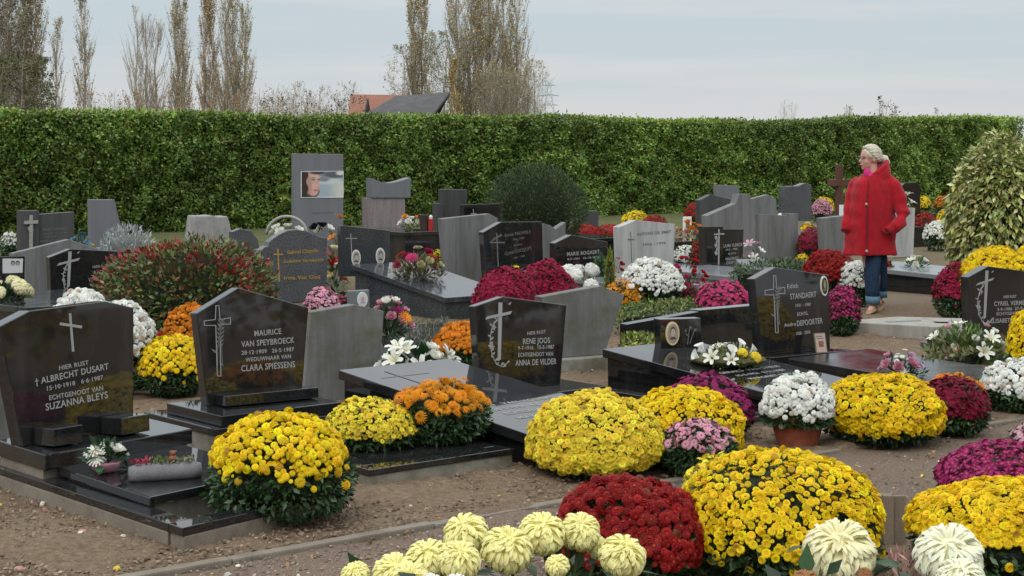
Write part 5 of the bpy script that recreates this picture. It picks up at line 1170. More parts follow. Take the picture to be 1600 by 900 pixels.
mum('red chrysanthemum peeping right of the round white one', 1072, 482, 36, 438, 'crimson', .03, 'daisy', -.2, 1.3, Y=16.0, sag=.5, low=True)
mum('rose pink chrysanthemum left of the oval picture headstone', 1131, 486, 92, 440, 'rose', .034, 'daisy', -.1, 1.2, Y=15.4, sag=.5)
mum('magenta chrysanthemum behind the right side of the oval picture headstone', 1316, 502, 56, 446, 'magenta', .028, 'daisy', -.3, 1.5, Y=14.6, sag=.5)
mum('scarlet chrysanthemum at the left of the woman', 1298, 458, 88, 391, 'red', .032, 'pompon', -.1, 1.3, Y=17.6, sag=.5)
mum('white chrysanthemum at the feet of the woman', 1338, 464, 54, 407, 'white', .034, 'pompon', -.2, 1.2, Y=17.4, sag=.5)
mum('small yellow chrysanthemum left of the scarlet one', 1254, 430, 26, 397, 'yellow', .03, 'pompon', -.1, 1.3, Y=18.6, sag=.5, low=True)
mum('small red chrysanthemum just behind the knees of the woman', 1384, 440, 22, 404, 'scarlet', .03, 'daisy', -.2, 1.3, Y=18.2, sag=.5, low=True)
mum('wide yellow chrysanthemum under the variegated shrub', 1556, 432, 118, 387, 'yellow', .03, 'pompon', -.1, 1.4, Y=15.6, sag=.5)
mum('yellow chrysanthemum at the right edge beside the wide yellow one', 1606, 440, 70, 384, 'yellow', .03, 'pompon', -.1, 1.4, Y=15.3, sag=.5)
mum('dark crimson chrysanthemum below the wide yellow one', 1496, 454, 72, 414, 'crimson', .028, 'daisy', -.2, 1.6, Y=15.8, sag=.5)
mum('bright red chrysanthemum on the long black tomb, left', 912, 384, 56, 350, 'scarlet', .036, 'daisy', -.3, 1.5, Y=22.0, sag=.5, low=True)
mum('bright red chrysanthemum on the long black tomb, right', 954, 384, 58, 350, 'scarlet', .036, 'daisy', -.3, 1.5, Y=21.8, sag=.5, low=True)
mum('yellow chrysanthemum above the pale limestone headstone', 993, 362, 46, 330, 'yellow', .036, 'daisy', -.3, 1.5, Y=25.0, sag=.5, low=True)
mum('dark red chrysanthemum above the pale limestone headstone', 1022, 366, 44, 336, 'red', .036, 'daisy', -.3, 1.5, Y=25.2, sag=.5, low=True)
mum('red chrysanthemum before the dark far headstone with peaked shoulder', 1084, 350, 32, 317, 'scarlet', .036, 'daisy', -.3, 1.5, Y=27.5, sag=.5, low=True)
mum('dark red chrysanthemum left of the ivy cross stone', 1092, 425, 30, 376, 'red', .034, 'daisy', -.3, 1.5, Y=21.2, sag=.5, low=True)
mum('amber chrysanthemum strip between the two grey stone backs', 1180, 392, 26, 348, 'amber', .036, 'daisy', -.4, 1.5, Y=24.0, sag=.5, low=True)
mum('wine red chrysanthemum between the grey stone backs by the woman', 1269, 400, 48, 355, 'crimson', .034, 'daisy', -.4, 1.6, Y=23.4, sag=.5, low=True)
mum('small yellow chrysanthemum above the wine red one', 1262, 368, 22, 349, 'gold', .036, 'daisy', -.2, 1.4, Y=25.5, sag=.5, low=True)
mum('pink chrysanthemum left of the wooden cross', 1284, 342, 34, 311, 'pink', .036, 'daisy', -.3, 1.5, Y=28.6, sag=.5, low=True)
mum('yellow chrysanthemum behind the pink one by the wooden cross', 1288, 338, 32, 307, 'yellow', .038, 'daisy', -.2, 1.5, Y=30.0, sag=.5, low=True)
mum('yellow chrysanthemum right of the black round cornered headstone', 1443, 332, 26, 306, 'yellow', .038, 'daisy', -.2, 1.5, Y=29.0, sag=.5, low=True)
mum('orange chrysanthemum far right on the black kerb tomb', 1475, 332, 32, 305, 'orange', .038, 'daisy', -.2, 1.5, Y=29.6, sag=.5, low=True)
mum('red chrysanthemum on the black tomb right of the woman', 1446, 374, 40, 331, 'red', .034, 'daisy', -.3, 1.5, Y=24.2, sag=.5, low=True)
mum('yellow chrysanthemum on the black tomb right of the woman', 1482, 362, 40, 324, 'yellow', .034, 'daisy', -.3, 1.5, Y=24.8, sag=.5, low=True)
mum('white chrysanthemum on the black tomb right of the woman', 1466, 384, 46, 346, 'white', .036, 'pompon', -.2, 1.2, Y=23.4, sag=.5, low=True)
mum('white and red scrap of chrysanthemum at the far left edge', 16, 395, 30, 361, 'white', .036, 'daisy', -.1, 1.3, Y=19.5, sag=.5, low=True)
mum('yellow chrysanthemum strip beside the grey streaked stone back', 684, 430, 22, 390, 'yellow', .032, 'daisy', -.4, 1.5, Y=19.2, sag=.5, low=True)

# big exhibition chrysanthemums along the lower edge
def bigmum(label, px, Y, blooms, leafw, seed, kind='mop', colour=(0.91, 0.84, 0.4), leafn=260):
    """a staked plant of large single blooms: (px, py, radius px, dY)"""
    random.seed(seed); rng = np.random.default_rng(seed)
    root = empty('chrysanthemum', at(px, Y), label, 'flower', 'large bloom chrysanthemums in the foreground')
    o = root.location; stems = MB()
    for i, (x, y, r, dY) in enumerate(blooms):
        p = at(x, Y+dY, Zp(y, Y+dY)); R = r*(Y+dY)/F
        place_bloom(root, kind, colour, (p.x-o.x, p.y-o.y, p.z-R*.3), (random.uniform(-.3, .3), -.55+random.uniform(-.2, .2), 1.0), R*1.06, seed=i % 3)
        b = Vector((random.uniform(-.05, .05), random.uniform(-.04, .04), 0)); q = Vector((p.x-o.x, p.y-o.y, p.z-R*.3))
        stems.tube([b, b*.5+q*.5+Vector((0, 0, .02)), q], [.006, .005, .004], 6, (0.05, 0.085, 0.03))
    stems.build('stems', M['bark'], root)
    zt = min(Zp(b[1], Y) for b in blooms); n = leafn
    d = rng.uniform(-1, 1, (n, 2)); W = leafw*Y/F
    p = np.stack([d[:, 0]*W, d[:, 1]*.16, rng.uniform(.05, 1.0, n)*(zt+.01)], -1)
    lv = leaves(p, unit(np.stack([d[:, 0], d[:, 1]-.4, rng.normal(.2, .4, n)], -1)), rng.normal(0, .4, (n, 3))+np.array([0, -.3, 1]), .075*rng.uniform(.6, 1.3, n), .5, tint(rng, (0.032, 0.062, 0.026), n, .3, .1))
    link('foliage', np_mesh('foliage', *lv), M['leaf'], root)
bigmum('pale yellow large bloomed chrysanthemum at the bottom, left plant', 665, 5.1, [(730, 832, 37, .1), (670, 872, 37, .0), (716, 872, 35, -.1), (617, 893, 36, -.05), (557, 897, 24, -.05), (640, 905, 34, -.2)], 120, 1)
bigmum('pale yellow large bloomed chrysanthemum at the bottom, right plant', 880, 5.2, [(790, 856, 42, -.1), (846, 831, 38, .0), (906, 827, 33, .05), (970, 866, 38, -.1), (872, 882, 20, -.15), (935, 855, 20, .1)], 110, 2)
bigmum('white chrysanthemum just peeping over the lower edge of the view', 690, 4.6, [(672, 912, 20, 0), (712, 914, 22, 0)], 60, 6, 'mop', 'white', 60)
bigmum('giant creamy incurved chrysanthemum bloom at the bottom right', 1312, 4.4, [(1312, 858, 57, 0)], 60, 3, 'incurved', (0.88, 0.83, 0.56), 90)
bigmum('giant whitish chrysanthemum bloom at the bottom right beside the creamy one', 1482, 4.3, [(1482, 862, 54, 0), (1500, 905, 40, -.15)], 70, 4, 'incurved', (0.88, 0.87, 0.7), 90)
bigmum('faded russet chrysanthemum blooms at the lower edge', 1268, 4.2, [(1258, 908, 22, 0), (1350, 897, 13, .1)], 60, 5, 'mop', (0.4, 0.19, 0.09), 90)
p = G(1432, 960); ground_shrub('pinkish heather tuft at the lower edge between two giant blooms', [at(1392, 4.6), at(1470, 4.6), at(1472, 4.95), at(1390, 4.95)], Zp(868, 4.75), 900, (0.2, 0.13, 0.09), .04, .2, 'heather', 'heather', top=(0.34, 0.17, 0.15), stiff=1.6)

# ------------------------------------------------------------------ shrubs
def bush(label, px, gy, wid, top, n, L, cols, ps, asp=.4, name='shrub', up=.5, Y=None, dense=.55, core=(0.012, 0.02, 0.008), mat='glossleaf', shape=(1, .8), tipcol=None, flare=0.0):
    SEED[0] += 1; rng = np.random.default_rng(SEED[0])
    if Y is None: Y = F*H/(gy-HY)
    R = wid/2*Y/F; Yc = Y+R*.6; R *= Yc/Y; ht = Zp(top, Yc)
    root = empty(name, at(px, Yc), label, 'shrub', None)
    d = fib_dirs(n, -.8); d = unit(d+rng.normal(0, .12, d.shape)); k = np.where(rng.uniform(size=n) < dense, rng.uniform(.9, 1.06, n), rng.uniform(.45, .95, n))*(1+.1*lump(d, SEED[0], 3.0)+.05*lump(d, SEED[0]+1, 8.0))
    p = np.stack([d[:, 0]*R*k, d[:, 1]*R*k*shape[1], ht*.5+d[:, 2]*ht*.5*k], -1); p[:, :2] *= (1-flare*(p[:, 2:3]/ht)); p[:, 2] = np.clip(p[:, 2], .01, ht*1.05)
    C = np.array(cols)[rng.choice(len(cols), n, p=ps)]
    if tipcol is not None:
        m = (lump(d*1.0, SEED[0]+4, 5.0)+.75*(p[:, 2]/ht-.6)+rng.normal(0, .3, n)) > .58; C[m] = np.array(tipcol)
    C = np.clip(C*np.exp(rng.normal(0, .24, (n, 1))+rng.normal(0, .07, (n, 3))), 0, .8)
    ld = unit(d*.9+rng.normal(0, .5, d.shape)+np.array([0, 0, up])); ln = unit(d*.6+rng.normal(0, .6, d.shape)+np.array([0, 0, .6]))
    link('foliage', np_mesh('foliage', *leaves(p, ld, ln, L*rng.uniform(.6, 1.35, n), asp, C)), M[mat], root)
    mb = MB().ellipsoid((0, 0, ht*.48), (R*.72, R*.72*shape[1], ht*.42), 16, 10, core)  # near-black core ellipsoid under the leaves; the six stems follow
    for i in range(6):
        a = i*1.05; mb.tube([(.05*math.cos(a), .05*math.sin(a), 0), (R*.5*math.cos(a), R*.4*math.sin(a), ht*.7)], [.02, .008], 6, (0.08, 0.06, 0.045))
    mb.build('dark_core', M['bark'], root); return root
bush('large red and green leaved shrub left of the gold script headstone', 295, 548, 262, 376, 9500, .05, [(0.075, 0.12, 0.032), (0.13, 0.165, 0.045), (0.21, 0.06, 0.03), (0.16, 0.09, 0.04)], [.42, .30, .12, .16], .5, 'red_tipped_shrub', .3, tipcol=(0.27, 0.03, 0.025))
bush('tall variegated cream and green shrub at the right edge', 1572, 425, 160, 222, 12000, .075, [(0.3, 0.31, 0.085), (0.42, 0.42, 0.16), (0.12, 0.165, 0.04), (0.5, 0.5, 0.25)], [.38, .28, .22, .12], .42, 'variegated_shrub', -.95, Y=16.6, core=(0.02, 0.03, 0.01), flare=-.12, dense=.75)
bush('round dark needled bush before the hedge behind the graves', 838, 372, 150, 264, 22000, .05, [(0.03, 0.055, 0.02), (0.05, 0.08, 0.025), (0.085, 0.1, 0.035)], [.5, .35, .15], .2, 'round_conifer_bush', .6, Y=24.5, mat='leaf')
bush('silver grey leaved plant behind the left headstones', 196, 432, 88, 356, 3000, .05, [(0.34, 0.37, 0.37), (0.24, 0.27, 0.26), (0.42, 0.45, 0.46)], [.5, .3, .2], .25, 'silver_shrub', .9, Y=18.6, mat='leaf', core=(0.12, 0.13, 0.12))
bush('small pointed yellow green conifer before the low dark headstone', 953, 432, 18, 390, 700, .05, [(0.23, 0.27, 0.035), (0.16, 0.2, 0.03)], [.6, .4], .25, 'dwarf_conifer', 1.6, Y=17.2, flare=.7, mat='leaf')
bush('dark green shrub tuft behind the low conifer', 938, 432, 28, 402, 500, .05, [(0.06, 0.13, 0.04), (0.04, 0.09, 0.03)], [.5, .5], .4, 'small_shrub', .6, Y=18.2)
def poly_px(pts, z=0.0): return [G(x, y, z) for x, y in pts]
ground_shrub('clipped dark green box hedge patch before the grey stone back', [PW(1140, 12.4), PW(1255, 12.4), PW(1262, 13.6), PW(1150, 13.6)], .33, 2600, (0.035, 0.062, 0.02), .035, .5, 'box_hedge', 'shrub', top=(0.07, 0.095, 0.03))
ground_shrub('low green and yellow clipped box edging behind the black tomb wall', [PW(955, 10.6), PW(1125, 10.6), PW(1125, 11.4), PW(965, 11.4)], .2, 2800, (0.06, 0.11, 0.022), .03, .5, 'box_edging', 'shrub', top=(0.2, 0.21, 0.04))
ground_shrub('yellow green low shrub between the grey back and the portrait stone', [PW(968, 8.6), PW(1036, 8.6), PW(1036, 9.3), PW(972, 9.3)], .24, 1300, (0.09, 0.13, 0.025), .035, .45, 'low_shrub', 'shrub', top=(0.27, 0.26, 0.04))
ground_shrub('grey green heather carpet behind the second grey stone back', [PW(590, 10.2), PW(700, 10.4), PW(700, 12.0), PW(600, 12.0)], .13, 2200, (0.1, 0.1, 0.065), .03, .25, 'heather', 'heather', top=(0.2, 0.2, 0.17), stiff=1.4, mat='leaf')
ground_shrub('silvery ground plant beside the small conifer', [PW(925, 13.5), PW(960, 13.5), PW(960, 14.1), PW(925, 14.1)], .12, 350, (0.24, 0.28, 0.29), .04, .4, 'silver_plant', 'plant', mat='leaf')
ground_shrub('dull green leafy planting under the right hand arrangement', [PW(1436, 7.35), PW(1560, 7.6), PW(1570, 8.0), PW(1450, 8.0)], .12, 900, (0.11, 0.13, 0.045), .05, .45, 'leafy_plant', 'plant', top=(0.22, 0.1, 0.07))
ground_shrub('low olive moss bed behind the peaked grey stone at the left', [PW(120, 17.0), PW(150, 17.0), PW(150, 18.0), PW(122, 18.0)], .4, 500, (0.1, 0.1, 0.03), .04, .4, 'moss_bed', 'plant')

# ------------------------------------------------------------------ bouquets and small grave ornaments
p = S1(.36, .93, .165)
def pinkbowl(root): MB().lathe([(.03, 0), (.055, .012), (.07, .04), (.074, .055), (.066, .05), (.05, .02)], 20).build('bowl', M['pinkpot'], root, smooth=True)
p1 = G(165, 738, .146); bouquet('small bouquet of white gerberas in a pink bowl on the black lid', p1, .085, .10, [('gerbera', 'white', 3, .05), ('rose', 'white', 3, .035)], (0.03, 0.07, 0.03), 60, pinkbowl, lift=.045, L=.07, asp=.5, flat=.6)
pl_ = G(258, 748, .146); gp = empty('planter', pl_, 'long rounded grey planter with succulents on the black lid', 'planter', None, math.radians(20))
rings = []
for i in range(9):
    t = i/8; x = -.16+.32*t; e = math.sqrt(max(0, 1-(2*t-1)**8))*.5+.5 if 0 < i < 8 else .72
    rings.append([(x, .05*e*math.cos(a), .03+max(-.032, .045*e*math.sin(a))) for a in (2*math.pi*k/14 for k in range(14))])
MB().loft(rings).build('trough', M['greypot'], gp, smooth=True)
rng = np.random.default_rng(5)
for nm, x0, x1, c, n, L in (('red_succulent', -.14, -.07, (0.3, 0.03, 0.05), 60, .022), ('green_succulent', -.07, -.01, (0.1, 0.15, 0.04), 60, .02), ('moss', -.02, .14, (0.16, 0.17, 0.06), 160, .018)):
    q = np.stack([rng.uniform(x0, x1, n), rng.uniform(-.03, .03, n), rng.uniform(.068, .09, n)], -1)
    link(nm, np_mesh(nm, *leaves(q, rng.normal(0, .6, (n, 3))+np.array([0, 0, .7]), rng.normal(0, 1, (n, 3)), L*rng.uniform(.6, 1.3, n), .5, tint(rng, c, n, .25, .1))), M['leaf'], gp)
MB().ellipsoid((.035, 0, .088), (.02, .02, .018), 10, 8).ellipsoid((.035, 0, .112), (.014, .014, .013), 10, 8).ellipsoid((.024, 0, .118), (.007, .006, .007), 8, 6).ellipsoid((.047, 0, .118), (.007, .006, .007), 8, 6).build('clay_figure', plain('brown_clay', (0.2, 0.07, 0.035), .7), gp, smooth=True)
# portrait frame and white plant on the left tomb
headstone('black framed photograph of a couple standing on the left tomb', [(-8, 401), (39, 400), (38, 445), (-8, 447)], 20, w=13.3, ang=66, th=.05, mat='deepblack', zb=.37, name='framed_photo',
    art=lambda r, p: (lambda m: (m.prism([p.tz(*q) for q in ((4, 404), (36, 404), (35, 426), (4, 427))], -.004, .001, (0.5, 0.51, 0.52)), [m.prism([p.tz(x+3.4*math.cos(a), 411+4*math.sin(a)) for a in (2*math.pi*i/12 for i in range(12))], -.0052, -.0041, (0.06, 0.05, 0.05)) for x in (20, 27.5)], [m.prism([p.tz(x+2.3*math.cos(a), 412+2.8*math.sin(a)) for a in (2*math.pi*i/12 for i in range(12))], -.006, -.0053, (0.36, 0.28, 0.24)) for x in (20, 27.5)], m.build('photograph', M['paint'], r)))(MB()))
bigm = at(10, 12.9, .4); bouquet('creamy white chrysanthemums in a pot on the left tomb', bigm, .16, .16, [('mop', 'cream', 6, .065)], (0.025, 0.055, 0.025), 160, None, L=.07, lift=.06, asp=.5, flat=.75)
bouquet('cluster of pale yellow pompon blooms right of the left tomb', PW(148, 13.0), .13, .42, [('mop', 'lemon', 5, .06)], (0.03, 0.06, 0.02), 120, None, L=.06, asp=.5, flat=.7)
bouquet('single yellow bloom above the black headstone by the red leaved shrub', PW(199, 14.9), .06, .58, [('mop', 'gold', 2, .035)], (0.04, 0.07, 0.02), 40, None, L=.05)
wr = PW(125, 19.0); bouquet('wreath of teal and blue dried leaves beside the slanted grey stone', Vector((wr.x, wr.y, .38)), .12, .22, [('gerbera', (0.1, 0.25, 0.36), 3, .05)], (0.035, 0.09, 0.1), 260, None, 'wreath', 'wreath', L=.05)
bouquet('pale yellow rose on a dark shelf by the slanted grey stone', Vector((PW(137, 19.2).x, PW(137, 19.2).y, .3)), .05, .14, [('rose', 'lemon', 2, .06)], (0.03, 0.06, 0.02), 20, None, L=.05)
lowtomb('dark shelf stone bearing the teal wreath', 114, 146, 18.6, .9, .38, 'deepblack', 'grave_slab')
# arched basket behind the gold script stone
ab = PW(448, 15.2); bk = bouquet('white flower basket with an arched handle behind the gold script stone', Vector((ab.x, ab.y, .62)), .19, .16, [('rose', 'white', 9, .06)], (0.05, 0.08, 0.03), 90, None, 'flower_basket', 'basket', L=.06)
MB().tube([(.21*math.cos(a), 0, .08+.19*math.sin(a)) for a in (math.pi*i/14 for i in range(15))], .016, 8).build('handle', M['greyrelief'], bk, smooth=True)
MB().lathe([(.16, -.62), (.16, 0), (.18, .05), (.15, .04)], 18).build('basket', M['plasticpot'], bk)
bouquet('white and black ribbon bow by the tall picture slab', Vector((PW(502, 16.2).x, PW(502, 16.2).y, .62)), .1, .1, [('rose', 'white', 2, .07), ('rose', (0.01, 0.01, 0.012), 2, .07)], (0.02, 0.02, 0.02), 20, None, 'ribbon_bow', 'bow', L=.05)
bouquet('red amaryllis like flowers right of the gold script stone', PW(520, 15.6), .12, .5, [('lily', 'scarlet', 4, .09), ('rose', 'cream', 2, .06)], (0.04, 0.08, 0.02), 90, None, L=.1)
bouquet('orange gladiolus spray left of the oval portrait stone', PW(527, 16.8), .08, .78, [('lily', 'orange', 4, .07)], (0.1, 0.08, 0.03), 70, None, L=.1)
hb = UW(10.18, 13.6, .325); bouquet('bouquet of heather, protea and crimson flowers on the blue grey tomb', hb, .27, .26, [('gerbera', 'rose', 3, .07), ('rose', (0.5, 0.48, 0.26), 5, .05), ('gerbera', 'burgundy', 3, .06), ('rose', 'crimson', 3, .055)], (0.14, 0.125, 0.06), 800, None, L=.06)
bouquet('mixed red and pink flowers behind the heather bouquet', PW(655, 15.6), .3, .48, [('gerbera', 'red', 7, .07), ('gerbera', 'palepink', 5, .06)], (0.05, 0.07, 0.03), 240, None, L=.07)
MB_ = PW(637, 17.0)
pk = empty('flower_pot', PW(651, 15.0), 'square black flower pot beside the yellow strip of flowers', 'pot'); MB().box((-.13, -.1, 0), (.13, .1, .34)).build('pot_body', M['deepblack'], pk, .006); MB().box((-.11, -.08, .338), (.11, .08, .345)).build('soil', M['concrete'], pk)
# vase bouquet and the small portrait by it
vb = at(606, 13.2, .12); bouquet('bouquet of pink roses and orange gerberas in a dark vase', at(608, 12.9), .16, .28, [('rose', 'pink', 16, .045), ('gerbera', 'amber', 3, .055), ('rose', 'orange', 2, .045), ('rose', 'white', 2, .045), ('gerbera', 'purple', 1, .05)], (0.04, 0.075, 0.035), 320, 'vase', lift=.2, L=.07)
headstone('small tilted stone with an oval portrait of an old man left of the vase', [(545, 455), (577, 453), (579, 500), (546, 502)], 561, w=11.2, ang=70, th=.06, mat='greystone', zb=.1, name='portrait_stone', art=oval_portrait(566, 468, 8.5, 12, 'ceramic', (0.55, 0.55, 0.55), (0.5, 0.52, 0.56), (0.5, 0.31, 0.24), (0.3, 0.3, 0.33)))
pkk = at(502, 14.2); mum('dusty pink chrysanthemum in a dark pot behind the second headstone', 502, 500, 62, 450, 'pink', .026, 'daisy', .05, 1.3, Y=13.8, sag=.55, leafy=.8, pot=(.12, .12, M['plasticpot']))
mum('little pink and green potted chrysanthemum right of the dusty pink one', 532, 500, 28, 460, 'rose', .026, 'daisy', .1, 1.2, Y=13.3, sag=.55, low=True, pot=(.07, .09, M['greypot']))
# white lilies on the slab behind the third grave
lz = at(650, 11.2, .2); bouquet('arrangement of white lilies and callas with broad dark leaves', at(648, 11.0, .13), .24, .24, [('lily', 'white', 9, .08), ('rose', 'white', 8, .05)], (0.02, 0.055, 0.02), 90, None, 'flower_arrangement', 'flower arrangement', L=.1, asp=.6, flat=.65)
# wreath on the portrait slab
bouquet('moss edged wreath with callas and yellow pompons on the tall black slab', UW(8.22, 7.62, .215), .21, .14, [('calla', 'white', 6, .055), ('mop', 'lemon', 4, .042), ('lily', 'white', 4, .055), ('rose', 'white', 3, .03)], (0.1, 0.12, 0.045), 900, lambda r: MB().ellipsoid((0, 0, .035), (.25, .17, .045), 20, 10, (0.09, 0.085, 0.035)).build('moss_base', M['bark'], r), 'wreath', 'wreath', L=.04, flat=.6)
# pink rose cushion on the low slab
bouquet('round cushion of pink roses and small white flowers on the low black slab', at(1410, 11.5, .1), .16, .14, [('rose', 'pink', 8, .04), ('gerbera', (0.5, 0.3, 0.45), 10, .028), ('gerbera', 'white', 10, .02)], (0.05, 0.08, 0.04), 200, None, L=.05, flat=.8)
# right hand arrangement of lilies
bouquet('arrangement of white lilies and faded stems before the vine cross stone', PW(1512, 7.75), .34, .3, [('lily', 'white', 5, .065), ('rose', 'white', 5, .045), ('rose', 'palepink', 3, .04)], (0.1, 0.15, 0.045), 900, None, 'flower_arrangement', 'flower arrangement', L=.075, asp=.35)
# white pompon blooms
bouquet('big snow white pompon flowers before the low dark headstone', PW(899, 12.9), .21, .46, [('incurved', (0.83, 0.83, 0.8), 9, .085)], (0.03, 0.06, 0.02), 60, None, L=.08, flat=.75)
bouquet('red and white rose wreath with a white flower dome by the limestone headstone', PW(1067, 13.3), .29, .36, [('rose', 'scarlet', 16, .045), ('rose', 'rose', 6, .045)], (0.03, 0.06, 0.02), 260, None, 'wreath', 'wreath', L=.07)
mum('off white chrysanthemum dome behind the red rose wreath', 1072, 420, 44, 382, 'white', .026, 'daisy', -.1, 1.5, Y=19.4, sag=.5, low=True)
bouquet('small oval plaque with dried flowers above the round white chrysanthemum', PW(1018, 13.6), .09, .42, [('rose', (0.4, 0.24, 0.14), 2, .05)], (0.05, 0.06, 0.03), 30, None, L=.06)
bouquet('mixed red and white posy right of the conifer', PW(963, 14.0), .1, .42, [('rose', 'palepink', 4, .045), ('rose', 'red', 3, .04)], (0.06, 0.08, 0.03), 80, None, L=.05)
bouquet('orange and salmon posy on the black tomb behind the limestone headstone', Vector((PW(1082, 17.2).x, PW(1082, 17.2).y, .3)), .17, .2, [('rose', 'orange', 8, .055), ('rose', (0.6, 0.25, 0.2), 5, .05)], (0.05, 0.08, 0.03), 90, None, L=.06)
bouquet('pale grey lichen wreath lying on the black tomb behind the limestone headstone', Vector((PW(1055, 17.8).x, PW(1055, 17.8).y, .3)), .2, .1, [('rose', 'lemon', 3, .06)], (0.25, 0.25, 0.22), 150, None, 'wreath', 'wreath', L=.06)
fp = PW(1074, 18.2); pr = empty('photo_plaque', Vector((fp.x, fp.y, .3)), 'small white framed picture on the black tomb behind the limestone stone', 'plaque', None, math.radians(25)); MB().box((-.07, -.01, 0), (.07, .02, .24)).build('frame', M['paper'], pr, .004); MB().box((-.035, -.016, .06), (.035, -.011, .17)).build('picture', M['greystone'], pr)
bouquet('pink and white cyclamen between the two grey stone backs', PW(1178, 14.6), .1, .4, [('lily', (0.6, 0.4, 0.48), 4, .08), ('lily', 'white', 2, .07)], (0.03, 0.05, 0.02), 60, None, L=.07)
bouquet('white blossoms beside the black round cornered headstone', PW(1417, 18.0), .1, .78, [('lily', 'white', 7, .09)], (0.16, 0.2, 0.14), 120, None, L=.1)
bouquet('white flowers and leaves lying on the pale slab right of the woman', UW(16.05, 12.0, .245), .14, .09, [('lily', 'white', 4, .07), ('rose', 'white', 2, .05)], (0.07, 0.12, 0.05), 50, None, L=.09)
bouquet('cream and yellow posy by the grey stone at the woman', PW(1262, 16.5), .14, .5, [('rose', 'cream', 4, .06), ('rose', 'yellow', 3, .06)], (0.1, 0.11, 0.06), 70, None, L=.07)
bouquet('little orange marigold in the clipped box patch', PW(1205, 12.3), .05, .24, [('gerbera', 'orange', 2, .05)], (0.05, 0.08, 0.02), 20, None, L=.04)
bouquet('white and orange flowers on the small black table tomb', Vector((PW(642, 18.8).x, PW(642, 18.8).y, .48)), .15, .18, [('rose', 'white', 6, .06), ('rose', 'amber', 3, .06)], (0.05, 0.07, 0.03), 90, None, L=.06)
lv_ = PW(664, 18.6); vs_ = empty('urn', Vector((lv_.x, lv_.y, .48)), 'dark brown urn on the small black table tomb', 'urn'); MB().lathe([(.06, 0), (.075, .1), (.1, .2), (.085, .2), (.06, .1)], 16).build('urn_body', plain('brown_glaze', (0.05, 0.035, 0.03), .35), vs_)
def candle(label, px, w, z, h, col, r=.035):
    p = PW(px, w); c = empty('grave_candle', Vector((p.x, p.y, z)), label, 'candle', 'grave candles')
    MB().lathe([(r, 0), (r*1.05, h*.1), (r*.95, h*.72), (r*.7, h*.76)], 14).build('glass', plain('candle_glass', col, .2), c); MB().lathe([(r*.75, h*.76), (r*.8, h*.9), (r*.3, h)], 14).build('cap', M['ceramic'], c)
candle('red grave candle on the small black table tomb', 673, 18.5, .48, .2, (0.35, 0.02, 0.02))
candle('bright pink grave candle left of the rough dark far headstone', 1219, 18.2, .28, .26, (0.6, 0.06, 0.16), .05)
# memorial card and plant label
def card(label, px, gy, z, w, h, rz, lean, mat, name='memorial_card', pic=None):
    p = G(px, gy, z); c = empty(name, p, label, 'card', None, rz); c.rotation_euler = (lean, 0, rz)
    MB().box((-w/2, -.004, 0), (w/2, .004, h)).build('card', M[mat], c, .001)
    if pic: 
        mb = MB()
        for (x0, z0, x1, z1, col) in pic: mb.box((x0*w, -.0055, z0*h), (x1*w, -.0042, z1*h), col)
        mb.build('print', M['paint'], c)
card('small printed card leaning on the foot of the oval picture headstone', 1284, 552, .115, .095, .15, math.radians(20), -.25, 'boardwood', pic=[(-.42, .05, .42, .95, (0.4, 0.3, 0.24)), (-.2, .3, .25, .6, (0.42, 0.1, 0.08)), (-.35, .7, .3, .75, (0.2, 0.14, 0.1)), (-.35, .8, .2, .85, (0.2, 0.14, 0.1))])
pc = at(1078, 9.28, Zp(671, 9.28)); cd = empty('plant_card', pc, 'white gift card stuck in the pale pink chrysanthemum', 'card', None, .2); MB().box((-.018, -.002, 0), (.018, .002, .032)).build('card', M['paper'], cd); MB().tube([(0, .003, 0), (0, .02, -.2)], .002, 6).build('stick', M['boardwood'], cd)
tc_ = G(1445, 546, .0); tn = empty('tin', tc_, 'small patterned tin lying on the soil before the concrete foundation', 'tin', None, .4); MB().lathe([(.035, 0), (.036, .004), (.035, .055), (.036, .06), (.032, .06)], 18).build('tin_body', granite('patterned_tin', (0.05, 0.05, 0.06), (0.55, 0.55, 0.55), .4, 40.0), tn)

# ------------------------------------------------------------------ the woman in the red coat
WY = 16.75
K = WY/F
wo = at(1364, WY, 0.0)
woman = empty('person', wo, 'white haired woman in a long red coat and blue jeans walking past the graves', 'person')
def wp(px, py, d=0.0): return Vector(((px-1364)*K, d, Zp(py, WY)))       # d: depth away from the viewer
FA = math.atan2(-.5, -.87)                                              # the way she faces: left and a little to the viewer
def ring(c, rx, ry, yaw, n=28, p=2.3, tilt=(0, 0)):
    out = []
    for k in range(n):
        a = 2*math.pi*k/n; x = math.copysign(abs(math.cos(a))**(2/p), math.cos(a))*rx; y = math.copysign(abs(math.sin(a))**(2/p), math.sin(a))*ry
        X, Y_ = x*math.cos(yaw)-y*math.sin(yaw), x*math.sin(yaw)+y*math.cos(yaw)
        out.append(Vector((c[0]+X, c[1]+Y_, c[2]+tilt[0]*X+tilt[1]*Y_)))
    return out
yaw = math.radians(24)
skin = plain('skin', (0.5, 0.27, 0.2), .5); coatm, cn, cl_, cb = new_mat('red_wool_coat')
t_ = nz(cn, cl_, 9.0, 4.0); r_ = ramp(cn, cl_, t_.outputs['Fac'], [(.3, (0.27, 0.004, 0.011)), (.7, (0.36, 0.006, 0.015))]); cl_.new(r_.outputs[0], cb.inputs['Base Color']); cb.inputs['Roughness'].default_value = .85; cb.inputs['Specular IOR Level'].default_value = .2
cb.inputs['Sheen Weight'].default_value = .15
f2 = nz(cn, cl_, 14.0, 3.0, .5, stretch=(1, 1, .45)); bump(cn, cl_, cb, f2.outputs['Fac'], .5, .03)
